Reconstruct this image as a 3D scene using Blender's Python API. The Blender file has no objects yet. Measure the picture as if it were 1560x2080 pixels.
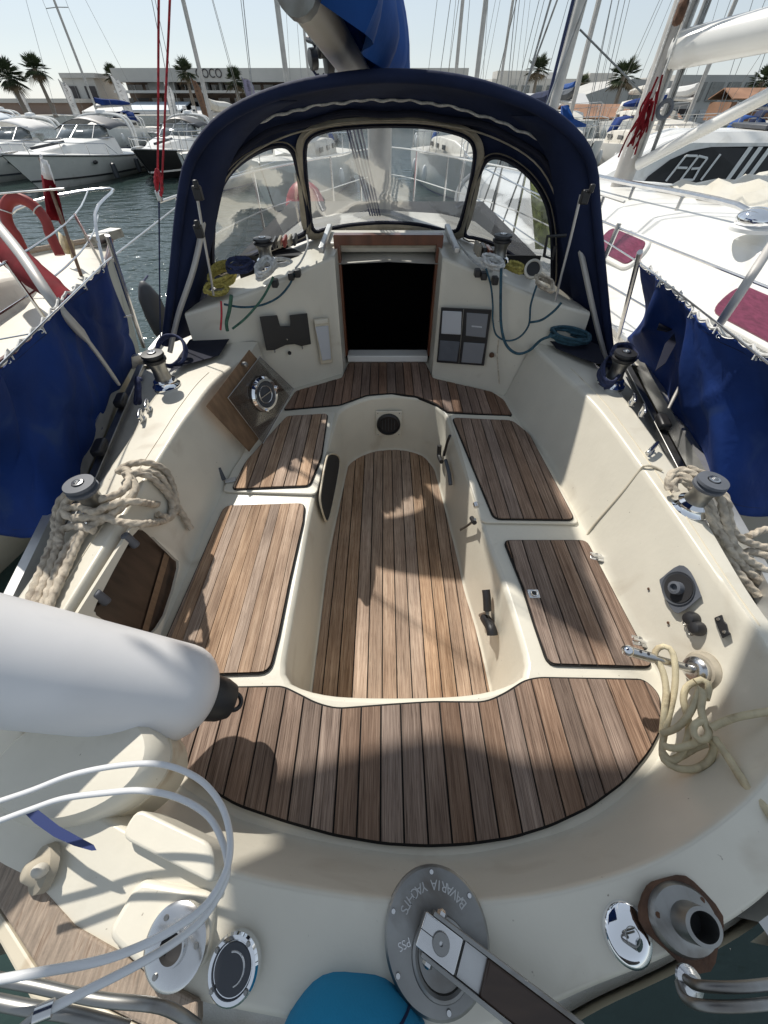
import bpy, bmesh, math, random
from math import sin, cos, pi, radians, sqrt
from mathutils import Vector, Matrix
from mathutils.geometry import delaunay_2d_cdt
random.seed(7)
S = bpy.context.scene
C = S.collection
# ---------------------------------------------------------------- camera, sky, sun, exposure
PITCH = 48.0
cam = bpy.data.cameras.new('camera'); camo = bpy.data.objects.new('camera', cam); C.objects.link(camo)
cam.sensor_fit = 'HORIZONTAL'; cam.sensor_width = 36; cam.lens = 36*750/1560
cam.clip_start = 0.02; cam.clip_end = 5000
camo.location = (0, 0, 0); camo.rotation_euler = (radians(90-PITCH), 0, 0)
S.camera = camo
SUN = Vector((-.50, .75, 1.0)).normalized()
W = bpy.data.worlds.new("World"); S.world = W; W.use_nodes = True
nt = W.node_tree; nt.nodes.clear()
sk = nt.nodes.new('ShaderNodeTexSky'); sk.sky_type = 'NISHITA'; sk.sun_disc = False
sk.sun_elevation = math.asin(SUN.z); sk.sun_rotation = math.atan2(SUN.x, SUN.y)
sk.air_density = 1.0; sk.dust_density = .15; sk.ozone_density = 2.0
bg = nt.nodes.new('ShaderNodeBackground'); bg.inputs[1].default_value = 0.115
wo = nt.nodes.new('ShaderNodeOutputWorld')
hs_ = nt.nodes.new('ShaderNodeHueSaturation'); hs_.inputs['Saturation'].default_value = .56
nt.links.new(sk.outputs[0], hs_.inputs['Color']); hz_ = nt.nodes.new('ShaderNodeMix'); hz_.data_type = 'RGBA'; hz_.inputs[0].default_value = .55; hz_.inputs[7].default_value = (4.3, 4.9, 5.5, 1)   # even high haze
nt.links.new(hs_.outputs[0], hz_.inputs[6]); nt.links.new(hz_.outputs[2], bg.inputs[0]); nt.links.new(bg.outputs[0], wo.inputs[0])
sl = bpy.data.lights.new('sun', 'SUN'); sl.energy = 4.4; sl.angle = radians(0.9); sl.color = (1, .945, .86)
so = bpy.data.objects.new('sun', sl); C.objects.link(so); so.rotation_euler = SUN.to_track_quat('Z', 'Y').to_euler()
S.view_settings.view_transform = 'Standard'; S.view_settings.look = 'None'
S.view_settings.exposure = 0.12; S.view_settings.gamma = 1; S.view_settings.use_curve_mapping = False
S.render.engine = 'CYCLES'
S.cycles.max_bounces = 8; S.cycles.transparent_max_bounces = 16

WATER = -2.4
F = 750.; TH = radians(PITCH)
def ray(u, v):
    c = 1040.-v
    return Vector((u-780., F*cos(TH)+c*sin(TH), -F*sin(TH)+c*cos(TH)))
def pz(u, v, z): r = ray(u, v); return r*(z/r.z)
def py(u, v, y): r = ray(u, v); return r*(y/r.y)
def px(u, v, a, b=0.): r = ray(u, v); return r*(a/(r.x-b*r.y))
def pf(u, v, f, y0=.3, y1=12.):
    r = ray(u, v); r = r/r.y
    a, b = y0, y1; fa = f(r*a)
    for _ in range(50):
        m = (a+b)/2; fm = f(r*m)
        if (fm > 0) == (fa > 0): a, fa = m, fm
        else: b = m
    return r*((a+b)/2)
V = Vector
# ---------------------------------------------------------------- objects
ORG = {}
def _props(o, label, cat, group, kind):
    if label: o['label'] = label
    if cat: o['category'] = cat
    if group: o['group'] = group
    if kind: o['kind'] = kind
def thing(name, label, cat, loc=(0, 0, 0), group=None, kind=None):
    o = bpy.data.objects.new(name, None); C.objects.link(o); o.location = loc; o.empty_display_size = .2
    _props(o, label, cat, group, kind); ORG[o.name] = V(loc); return o
def link_mesh(name, me, m, parent=None, label=None, cat=None, group=None, kind=None, smooth=40, bevel=0, solid=0, loc=None, seg=2, subsurf=0, weighted=False):
    o = bpy.data.objects.new(name, me); C.objects.link(o)
    if parent is not None:
        g = ORG[parent.name]; me.transform(Matrix.Translation(-g)); o.parent = parent; ORG[o.name] = g
    elif loc is not None:
        me.transform(Matrix.Translation(-V(loc))); o.location = loc; ORG[o.name] = V(loc)
    else: ORG[o.name] = V((0, 0, 0))
    if m is not None:
        for mm in (m if isinstance(m, (list, tuple)) else [m]): me.materials.append(mm)
    if smooth:
        me.polygons.foreach_set('use_smooth', [True]*len(me.polygons))
        me.set_sharp_from_angle(angle=radians(smooth))
    if solid:
        md = o.modifiers.new('s', 'SOLIDIFY'); md.thickness = abs(solid); md.offset = -1 if solid > 0 else 1
    if weighted:
        md = o.modifiers.new('wn', 'WEIGHTED_NORMAL'); md.keep_sharp = True; md.weight = 100
    if subsurf:
        md = o.modifiers.new('ss', 'SUBSURF'); md.levels = subsurf; md.render_levels = subsurf
    if bevel:
        md = o.modifiers.new('b', 'BEVEL'); md.width = bevel; md.segments = seg; md.limit_method = 'ANGLE'; md.angle_limit = radians(35)
    _props(o, label, cat, group, kind)
    return o
def children(o): return [c for c in C.objects if c.parent == o]
def copy_tree(o, parent=None):
    kids = list(o.children)
    c = o.copy(); C.objects.link(c); c.parent = parent; ORG[c.name] = ORG.get(o.name, V((0, 0, 0)))
    for k in kids: copy_tree(k, c)
    return c
def catmull(P, n=6, closed=False):
    P = [V(p) for p in P]; out = []; N = len(P)
    for i in range(N if closed else N-1):
        if closed: a, b, c, d = P[(i-1) % N], P[i], P[(i+1) % N], P[(i+2) % N]
        else: a, b, c, d = P[max(i-1, 0)], P[i], P[i+1], P[min(i+2, N-1)]
        for k in range(n):
            t = k/n
            out.append(.5*((2*b)+(c-a)*t+(2*a-5*b+4*c-d)*t*t+(3*b-a-3*c+d)*t**3))
    if not closed: out.append(P[-1])
    return out
def resample(P, n, closed=False):
    P = [V(p) for p in P]
    if closed: P = P+[P[0]]
    L = [0]
    for a, b in zip(P, P[1:]): L.append(L[-1]+(b-a).length)
    out = []; j = 0; m = n if closed else n-1
    for i in range(n):
        s = L[-1]*i/m
        while j < len(L)-2 and L[j+1] < s: j += 1
        d = L[j+1]-L[j]; t = (s-L[j])/d if d > 1e-9 else 0
        out.append(P[j].lerp(P[j+1], min(max(t, 0), 1)))
    return out
def frame(d, up=V((0, 0, 1))):
    d = d.normalized()
    if abs(d.dot(up)) > .98: up = V((1, 0, 0))
    x = up.cross(d).normalized(); y = d.cross(x)
    return x, y
def mat_to(p, d, up=V((0, 0, 1))):
    """matrix whose local Z goes along d, placed at p"""
    x, y = frame(V(d), up); z = V(d).normalized()
    M = Matrix((x, y, z)).transposed().to_4x4(); M.translation = V(p); return M
class MB:
    def __init__(s): s.v = []; s.f = []; s.mi = []; s.cur = 0
    def add(s, vs, fs):
        b = len(s.v); s.v += [tuple(x) for x in vs]
        for f in fs: s.f.append(tuple(b+i for i in f)); s.mi.append(s.cur)
        return s
    def box(s, c, sz, M=None, taper=1.):
        c = V(c); hx, hy, hz = sz[0]/2, sz[1]/2, sz[2]/2
        vs = [V((x*hx*(taper if z > 0 else 1), y*hy*(taper if z > 0 else 1), z*hz)) for x in (-1, 1) for y in (-1, 1) for z in (-1, 1)]
        if M is None: vs = [v+c for v in vs]
        elif len(M) == 3: vs = [M @ v+c for v in vs]
        else: vs = [M @ (v+c) for v in vs]
        return s.add(vs, [(0, 1, 3, 2), (4, 6, 7, 5), (0, 4, 5, 1), (2, 3, 7, 6), (0, 2, 6, 4), (1, 5, 7, 3)])
    def beam(s, a, b, w, h, up=V((0, 0, 1))):
        a, b = V(a), V(b); x, y = frame(b-a, up); vs = []
        for p in (a, b):
            for sx, sy in ((-1, -1), (1, -1), (1, 1), (-1, 1)): vs.append(p+x*sx*w/2+y*sy*h/2)
        return s.add(vs, [(3, 2, 1, 0), (4, 5, 6, 7), (0, 1, 5, 4), (1, 2, 6, 5), (2, 3, 7, 6), (3, 0, 4, 7)])
    def tube(s, P, r, n=8, closed=False, cap=True, twist=None, scale=None):
        P = [V(p) for p in P]; N = len(P)
        if N < 2: return s
        rs = r if isinstance(r, (list, tuple)) else [r]*N
        t0 = (P[1]-P[0]).normalized(); x, y = frame(t0); vs = []; L = 0
        for i in range(N):
            if closed: t = (P[(i+1) % N]-P[i-1])
            else: t = P[min(i+1, N-1)]-P[max(i-1, 0)]
            if t.length < 1e-9: t = t0
            t = t.normalized(); x = (x-t*x.dot(t))
            if x.length < 1e-6: x, _ = frame(t)
            x.normalize(); y = t.cross(x); t0 = t
            if i: L += (P[i]-P[i-1]).length
            for k in range(n):
                a = 2*pi*k/n; rr = rs[i]
                if twist: rr = rs[i]*(1+twist[0]*abs(cos(1.5*a+L*twist[1]))-twist[0]*.6)
                vs.append(P[i]+(x*cos(a)+y*sin(a))*rr)
        fs = []
        for i in range(N if closed else N-1):
            j = (i+1) % N
            for k in range(n): fs.append((i*n+k, i*n+(k+1) % n, j*n+(k+1) % n, j*n+k))
        if cap and not closed: fs += [tuple(range(n))[::-1], tuple((N-1)*n+k for k in range(n))]
        return s.add(vs, fs)
    def rope(s, P, r, n=9, cm=4, closed=False, strand=True):
        pts = catmull(P, 8, closed); L = sum((b-a).length for a, b in zip(pts, pts[1:]))
        step = r*.5 if strand else r*1.6
        m = max(6, min(1300, int(L/step))); pts = resample(pts, m, closed)
        return s.tube(pts, r*1.08 if strand else r, 18 if strand else 8, closed, twist=(.42, 2*pi/(r*9)*1.5) if strand else None)
    def lathe(s, prof, M=None, n=24, cap=True):
        M = M or Matrix.Identity(4); vs = []; fs = []; R = len(prof)
        for (r, z) in prof:
            for k in range(n): a = 2*pi*k/n; vs.append(M @ V((r*cos(a), r*sin(a), z)))
        for i in range(R-1):
            for k in range(n): fs.append((i*n+k, i*n+(k+1) % n, (i+1)*n+(k+1) % n, (i+1)*n+k))
        if cap: fs += [tuple(range(n))[::-1], tuple((R-1)*n+k for k in range(n))]
        return s.add(vs, fs)
    def torus(s, M, R, r, n=28, m=8, a0=0., a1=2*pi):
        full = abs(a1-a0-2*pi) < 1e-6; k = n if full else n+1
        P = [M @ V((R*cos(a0+(a1-a0)*i/n), R*sin(a0+(a1-a0)*i/n), 0)) for i in range(k)]
        return s.tube(P, r, m, closed=full)
    def loft(s, rows, closed=False, flip=False):
        n = len(rows[0]); vs = [p for r in rows for p in r]; fs = []
        for i in range(len(rows)-1):
            for k in range(n if closed else n-1):
                q = (i*n+k, i*n+(k+1) % n, (i+1)*n+(k+1) % n, (i+1)*n+k)
                fs.append(q[::-1] if flip else q)
        return s.add(vs, fs)
    def prism(s, poly, z0, z1, M=None):
        """closed solid from an XY polygon (fan-safe via CDT)"""
        n = len(poly); P = [V((p[0], p[1])) for p in poly]
        area = sum(P[i].x*P[(i+1) % n].y-P[(i+1) % n].x*P[i].y for i in range(n))
        if area < 0: P = P[::-1]
        vs = [V((p.x, p.y, z0)) for p in P]+[V((p.x, p.y, z1)) for p in P]
        if M is not None: vs = [M @ v for v in vs]
        fs = [tuple(range(n))[::-1], tuple(range(n, 2*n))]+[(i, (i+1) % n, n+(i+1) % n, n+i) for i in range(n)]
        return s.add(vs, fs)
    def sphere(s, c, r, n=12, m=8, sc=(1, 1, 1), M=None):
        c = V(c); prof = []
        vs = []; fs = []
        for j in range(m+1):
            t = pi*j/m
            for k in range(n):
                a = 2*pi*k/n; p = V((sin(t)*cos(a)*sc[0], sin(t)*sin(a)*sc[1], cos(t)*sc[2]))*r
                vs.append((M @ p if M is not None else p)+c)
        for j in range(m):
            for k in range(n): fs.append((j*n+k, (j+1)*n+k, (j+1)*n+(k+1) % n, j*n+(k+1) % n))
        return s.add(vs, fs)
    def mesh(s, name, merge=1e-5):
        me = bpy.data.meshes.new(name); me.from_pydata(s.v, [], s.f)
        if any(s.mi): me.polygons.foreach_set('material_index', s.mi)
        bm = bmesh.new(); bm.from_mesh(me)
        bmesh.ops.remove_doubles(bm, verts=bm.verts, dist=merge)
        bmesh.ops.recalc_face_normals(bm, faces=bm.faces)
        bm.to_mesh(me); bm.free(); return me
    def build(s, name, m, parent=None, **k): return link_mesh(name, s.mesh(name), m, parent, **k)
def cdt_sheet(outer, holes, fn, grid=0.0, zoff=0.0):
    """outer / holes: 2D points; fn maps 2D -> 3D. triangulated sheet with holes"""
    pts = []; edges = []
    def ring(R):
        b = len(pts); n = len(R)
        for p in R: pts.append(V((p[0], p[1])))
        for i in range(n): edges.append((b+i, b+(i+1) % n))
    ring(outer)
    for h in holes: ring(h)
    def inside(p, R):
        c = False; n = len(R)
        for i in range(n):
            a, b = R[i], R[(i+1) % n]
            if (a[1] > p[1]) != (b[1] > p[1]) and p[0] < (b[0]-a[0])*(p[1]-a[1])/(b[1]-a[1])+a[0]: c = not c
        return c
    if grid:
        x0 = min(p[0] for p in outer); x1 = max(p[0] for p in outer); y0 = min(p[1] for p in outer); y1 = max(p[1] for p in outer)
        y = y0
        while y < y1:
            x = x0
            while x < x1:
                if inside((x, y), outer) and not any(inside((x, y), h) for h in holes): pts.append(V((x, y)))
                x += grid
            y += grid
    r = delaunay_2d_cdt(pts, edges, [], 0, 1e-6)
    vs, fs = r[0], r[2]; out = []
    for f in fs:
        c = sum((vs[i] for i in f), V((0, 0)))/len(f)
        if inside(c, outer) and not any(inside(c, h) for h in holes): out.append(tuple(f))
    return [fn(v[0], v[1]) for v in vs], out
def clip_half(poly, x, keep_greater):
    out = []; n = len(poly)
    for i in range(n):
        a, b = poly[i], poly[(i+1) % n]
        ia = (a[0] >= x) == keep_greater; ib = (b[0] >= x) == keep_greater
        if ia: out.append(a)
        if ia != ib:
            t = (x-a[0])/(b[0]-a[0]); out.append((x, a[1]+(b[1]-a[1])*t))
    return out
def dedupe(P, eps=.0012):
    out = []
    for p in P:
        if not out or (V(p[:2])-V(out[-1][:2])).length > eps: out.append(p)
    while len(out) > 2 and (V(out[0][:2])-V(out[-1][:2])).length < eps: out.pop()
    return out
def offset2(P, d):
    """offset closed 2D loop (positive = outward for CCW)"""
    n = len(P); A = sum(P[i][0]*P[(i+1) % n][1]-P[(i+1) % n][0]*P[i][1] for i in range(n)); s = 1 if A > 0 else -1
    out = []
    for i in range(n):
        a, b, c = V(P[i-1][:2]), V(P[i][:2]), V(P[(i+1) % n][:2])
        t = (b-a).normalized()+(c-b).normalized()
        if t.length < 1e-6: t = c-b
        t.normalize(); nrm = V((t.y, -t.x))*s
        out.append(tuple(b+nrm*d))
    return out
def text_mesh(txt, size, depth=.0, M=None, align='CENTER'):
    cu = bpy.data.curves.new('t', 'FONT'); cu.body = txt; cu.size = size; cu.extrude = depth
    cu.align_x = align; cu.align_y = 'CENTER'
    o = bpy.data.objects.new('t', cu); C.objects.link(o)
    dg = bpy.context.evaluated_depsgraph_get(); me = bpy.data.meshes.new_from_object(o.evaluated_get(dg))
    bpy.data.objects.remove(o); bpy.data.curves.remove(cu)
    if M is not None: me.transform(M)
    return me
# ---------------------------------------------------------------- materials
def mat(name, col, rough=.5, metal=0., var=.0, vscale=4., bump=0., bscale=40., spec=.5, dirt=None, dscale=3., dthr=.55, coat=0., trans=0., stretch=(1, 1, 1), obj_rand=0., thin=0., specks=False):
    m = bpy.data.materials.new(name); m.use_nodes = True; n = m.node_tree; L = n.links
    b = n.nodes['Principled BSDF']; b.inputs['Roughness'].default_value = rough; b.inputs['Metallic'].default_value = metal
    b.inputs['Specular IOR Level'].default_value = spec; b.inputs['Coat Weight'].default_value = coat
    b.inputs['Transmission Weight'].default_value = trans
    tc = n.nodes.new('ShaderNodeTexCoord'); mp = n.nodes.new('ShaderNodeMapping'); mp.inputs['Scale'].default_value = stretch
    L.new(tc.outputs['Object'], mp.inputs[0]); out = None
    def rgb(c):
        r = n.nodes.new('ShaderNodeRGB'); r.outputs[0].default_value = (*c, 1); return r.outputs[0]
    cs = rgb(col)
    def noise(sc, det=5, dist=0):
        x = n.nodes.new('ShaderNodeTexNoise'); x.inputs['Scale'].default_value = sc; x.inputs['Detail'].default_value = det
        x.inputs['Distortion'].default_value = dist; L.new(mp.outputs[0], x.inputs['Vector']); return x.outputs['Fac']
    def mixc(f, a, c, t='MIX'):
        x = n.nodes.new('ShaderNodeMix'); x.data_type = 'RGBA'; x.blend_type = t
        if hasattr(f, 'links'): L.new(f, x.inputs[0])
        else: x.inputs[0].default_value = f
        L.new(a, x.inputs[6]); L.new(c, x.inputs[7]); return x.outputs[2]
    def mr(f, a, c, d, e):
        x = n.nodes.new('ShaderNodeMapRange'); L.new(f, x.inputs[0])
        for i, q in enumerate((a, c, d, e)): x.inputs[i+1].default_value = q
        return x.outputs[0]
    if var:
        h = n.nodes.new('ShaderNodeHueSaturation'); L.new(mr(noise(vscale), .3, .7, 1-var, 1+var), h.inputs['Value']); L.new(cs, h.inputs['Color']); cs = h.outputs[0]
    if obj_rand:
        oi = n.nodes.new('ShaderNodeObjectInfo'); h = n.nodes.new('ShaderNodeHueSaturation')
        L.new(mr(oi.outputs['Random'], 0, 1, 1-obj_rand, 1+obj_rand), h.inputs['Value']); L.new(cs, h.inputs['Color']); cs = h.outputs[0]
    if dirt: cs = mixc(mr(noise(dscale, 8, .6), dthr, dthr+.2, 0, 1), cs, rgb(dirt))
    if specks: cs = mixc(mr(noise(85, 2), .745, .80, 0, .7), cs, rgb((.16, .12, .08)))
    L.new(cs, b.inputs['Base Color'])
    if thin:
        tl = n.nodes.new('ShaderNodeBsdfTranslucent'); L.new(cs, tl.inputs[0]); mx = n.nodes.new('ShaderNodeMixShader'); mx.inputs[0].default_value = thin
        L.new(b.outputs[0], mx.inputs[1]); L.new(tl.outputs[0], mx.inputs[2]); L.new(mx.outputs[0], n.nodes['Material Output'].inputs[0])
    if bump:
        bp = n.nodes.new('ShaderNodeBump'); bp.inputs['Strength'].default_value = bump; bp.inputs['Distance'].default_value = .01
        L.new(noise(bscale, 4), bp.inputs['Height']); L.new(bp.outputs[0], b.inputs['Normal'])
    return m
def teak(name, c1, c2, c3, rand=.25, rough=.75):
    """weathered teak: fibres along Y, each board its own tone"""
    m = bpy.data.materials.new(name); m.use_nodes = True; n = m.node_tree; L = n.links; b = n.nodes['Principled BSDF']
    b.inputs['Roughness'].default_value = rough; b.inputs['Specular IOR Level'].default_value = .25
    tc = n.nodes.new('ShaderNodeTexCoord'); oi = n.nodes.new('ShaderNodeObjectInfo')
    ad = n.nodes.new('ShaderNodeVectorMath'); ad.operation = 'MULTIPLY_ADD'
    L.new(oi.outputs['Random'], ad.inputs[0]); ad.inputs[1].default_value = (37, 91, 13); L.new(tc.outputs['Object'], ad.inputs[2])
    def noise(scale, det, dist=0.):
        mp = n.nodes.new('ShaderNodeMapping'); mp.inputs['Scale'].default_value = scale; L.new(ad.outputs[0], mp.inputs[0])
        x = n.nodes.new('ShaderNodeTexNoise'); x.inputs['Scale'].default_value = 1; x.inputs['Detail'].default_value = det; x.inputs['Distortion'].default_value = dist
        L.new(mp.outputs[0], x.inputs['Vector']); return x.outputs['Fac']
    def ramp(f, stops):
        r = n.nodes.new('ShaderNodeValToRGB'); L.new(f, r.inputs[0]); e = r.color_ramp.elements
        while len(e) < len(stops): e.new(.5)
        for q, (p, c) in zip(e, stops): q.position = p; q.color = (*c, 1)
        return r.outputs[0]
    def mixc(f, a, c, t='MIX'):
        x = n.nodes.new('ShaderNodeMix'); x.data_type = 'RGBA'; x.blend_type = t
        if hasattr(f, 'links'): L.new(f, x.inputs[0])
        else: x.inputs[0].default_value = f
        L.new(a, x.inputs[6]); L.new(c, x.inputs[7]); return x.outputs[2]
    fib = noise((420, 7, 60), 6, .25); med = noise((90, 2.2, 20), 5, .5); big = noise((5, 2.5, 5), 4)
    base = ramp(fib, [(.30, c1), (.5, c2), (.72, c3)])
    med2 = ramp(med, [(.3, c1), (.55, c2), (.8, c3)])
    col = mixc(.45, base, med2)
    fine = noise((900, 16, 120), 3, .1); crack = ramp(fine, [(.30, (.30, .26, .24)), (.42, (1, 1, 1))]); col = mixc(1., col, crack, 'MULTIPLY')
    g = ramp(big, [(.3, (.66, .63, .62)), (.7, (1.15, 1.12, 1.1))]); col = mixc(1., col, g, 'MULTIPLY')
    h = n.nodes.new('ShaderNodeHueSaturation'); mr = n.nodes.new('ShaderNodeMapRange'); L.new(oi.outputs['Random'], mr.inputs[0])
    mr.inputs[3].default_value = 1-rand; mr.inputs[4].default_value = 1+rand; L.new(mr.outputs[0], h.inputs['Value'])
    m2 = n.nodes.new('ShaderNodeMath'); m2.operation = 'MULTIPLY_ADD'; wn = n.nodes.new('ShaderNodeTexWhiteNoise'); wn.noise_dimensions = '1D'
    L.new(oi.outputs['Random'], wn.inputs['W']); L.new(wn.outputs['Value'], m2.inputs[0]); m2.inputs[1].default_value = .35; m2.inputs[2].default_value = .75
    L.new(m2.outputs[0], h.inputs['Saturation']); L.new(col, h.inputs['Color']); L.new(h.outputs[0], b.inputs['Base Color'])
    bp = n.nodes.new('ShaderNodeBump'); bp.inputs['Strength'].default_value = .5; bp.inputs['Distance'].default_value = .003
    L.new(fib, bp.inputs['Height']); L.new(bp.outputs[0], b.inputs['Normal'])
    return m
M = {}
M['gel'] = mat('gelcoat_cream', (.67, .635, .54), .34, var=.035, vscale=7, dirt=(.52, .47, .38), dscale=5, dthr=.60, bump=.06, bscale=50, specks=True)
M['gel_edge'] = mat('gelcoat_old', (.60, .54, .42), .4, var=.08, vscale=7, dirt=(.36, .25, .14), dscale=7, dthr=.56)
M['nonskid'] = mat('deck_nonskid', (.50, .50, .47), .7, var=.08, vscale=6, bump=.4, bscale=400, dirt=(.3, .28, .24), dthr=.55)
M['white'] = mat('white_gelcoat', (.80, .79, .75), .25, var=.03, dirt=(.62, .60, .54), dscale=2, dthr=.58)
M['whitep'] = mat('white_paint', (.78, .78, .76), .35, var=.04)
M['offwhite'] = mat('offwhite', (.62, .59, .52), .45, var=.08, dirt=(.4, .36, .3))
M['hullgrey'] = mat('grey_hull', (.13, .14, .15), .4, var=.1)
M['steel'] = mat('stainless', (.62, .62, .62), .22, 1., var=.08, vscale=20)
M['steeld'] = mat('brushed_steel', (.30, .30, .29), .42, 1., var=.2, vscale=12, dirt=(.16, .14, .12), dscale=9)
M['alu'] = mat('aluminium', (.55, .55, .54), .45, .8, var=.12, vscale=10)
M['mast'] = mat('mast_alu', (.50, .48, .45), .5, .3, var=.12, vscale=6)
M['chrome'] = mat('chrome', (.85, .86, .88), .05, 1.)
M['black'] = mat('black_plastic', (.018, .018, .02), .45, var=.2)
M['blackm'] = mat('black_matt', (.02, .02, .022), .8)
M['darkgrey'] = mat('dark_grey', (.05, .055, .065), .5, var=.1)
M['grey'] = mat('grey_panel', (.20, .21, .23), .4, var=.05)
M['lgrey'] = mat('light_grey_panel', (.50, .52, .55), .35)
M['rubber'] = mat('rubber_grey', (.10, .11, .13), .6, var=.12, vscale=15)
M['caulk'] = mat('black_caulk', (.010, .009, .008), .85)
M['wood'] = mat('mahogany', (.13, .04, .018), .35, var=.35, vscale=3, stretch=(12, 12, 1.5), coat=.3)
M['ply'] = mat('varnished_plywood', (.17, .105, .06), .38, var=.3, vscale=4, stretch=(3, 14, 3), coat=.2)
M['oldwood'] = mat('grey_old_wood', (.34, .27, .21), .8, var=.35, vscale=5, stretch=(30, 4, 30), dirt=(.18, .12, .08), dscale=5, bump=.4, bscale=60)
M['navy'] = mat('navy_canvas', (.013, .021, .058), .75, var=.25, vscale=5, bump=.25, bscale=25, spec=.2)
M['navy2'] = mat('navy_lining', (.018, .020, .034), .85, var=.25, vscale=5, bump=.2, bscale=20, spec=.2)
M['blue'] = mat('royal_blue_canvas', (.010, .036, .17), .8, var=.35, vscale=3, bump=.35, bscale=22, spec=.2, dirt=(.03, .06, .17), dscale=6, dthr=.55, thin=.12)
M['saxe'] = mat('sail_cover_blue', (.010, .060, .24), .7, var=.3, vscale=4, bump=.3, bscale=14, spec=.25)
M['tan'] = mat('tan_canvas', (.36, .32, .25), .8, var=.2, vscale=20)
M['fender'] = mat('fender_vinyl', (.70, .70, .71), .38, var=.06, vscale=4, dirt=(.50, .52, .56), dscale=2.5)
M['rope'] = mat('rope_natural', (.58, .51, .41), .9, var=.3, vscale=40, dirt=(.22, .17, .13), dscale=25, bump=.6, bscale=500)
M['ropec'] = mat('rope_cream', (.62, .54, .36), .85, var=.18, vscale=30, dirt=(.34, .27, .17), dscale=18, bump=.4, bscale=600)
M['ropey'] = mat('rope_yellow', (.42, .36, .10), .85, var=.4, vscale=90, bump=.4, bscale=600)
M['ropen'] = mat('rope_navy', (.03, .04, .10), .85, var=.4, vscale=60, bump=.4, bscale=600)
M['ropet'] = mat('rope_teal', (.03, .085, .12), .85, var=.4, vscale=60, bump=.4, bscale=600)
M['ropeg'] = mat('rope_green', (.05, .13, .09), .85, var=.4, vscale=60)
M['roper'] = mat('rope_red', (.42, .035, .05), .85, var=.4, vscale=60)
M['ropew'] = mat('rope_white', (.60, .60, .58), .85, var=.3, vscale=60)
M['cable'] = mat('white_pvc', (.66, .67, .68), .3, var=.05)
M['red'] = mat('red_canvas', (.13, .008, .013), .85, spec=.1, var=.3, vscale=5, bump=.3, bscale=15)
M['redring'] = mat('faded_red', (.28, .035, .03), .6, var=.2, vscale=5)
M['pink'] = mat('pink_buoy', (.62, .09, .11), .45, var=.1)
M['turq'] = mat('turquoise_cloth', (.005, .20, .37), .85, var=.08, vscale=5, bump=.15, bscale=300)
M['yellow'] = mat('yellow', (.6, .42, .02), .6)
M['rust'] = mat('rust', (.10, .05, .028), .85, var=.5, vscale=25, dirt=(.03, .02, .015), dscale=14, bump=.5, bscale=60)
M['decal'] = mat('blue_decal', (.02, .035, .13), .4)
M['purple'] = mat('purple_window', (.17, .03, .065), .12, var=.25, vscale=3, stretch=(1, 6, 30), spec=.8)
M['glassd'] = mat('dark_glass', (.012, .014, .018), .06, spec=.9)
M['glassg'] = mat('grey_glass', (.10, .115, .12), .1, var=.4, vscale=3, spec=.9)
M['lime'] = mat('lime_fabric', (.40, .44, .20), .8, var=.4, vscale=25, thin=.5)
M['darkboard'] = mat('dark_varnished_board', (.040, .024, .016), .3, var=.4, vscale=3, stretch=(3, 14, 3))
M['teak'] = teak('teak_grey', (.105, .067, .048), (.275, .19, .138), (.47, .355, .27), .13)
M['teakl'] = teak('teak_pale', (.18, .11, .07), (.43, .30, .205), (.68, .535, .395), .09)
M['teakr'] = teak('teak_warm', (.095, .060, .043), (.27, .185, .135), (.48, .37, .285), .15)
M['teakd'] = teak('teak_brown', (.12, .072, .05), (.25, .16, .115), (.38, .27, .20), .22)
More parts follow.
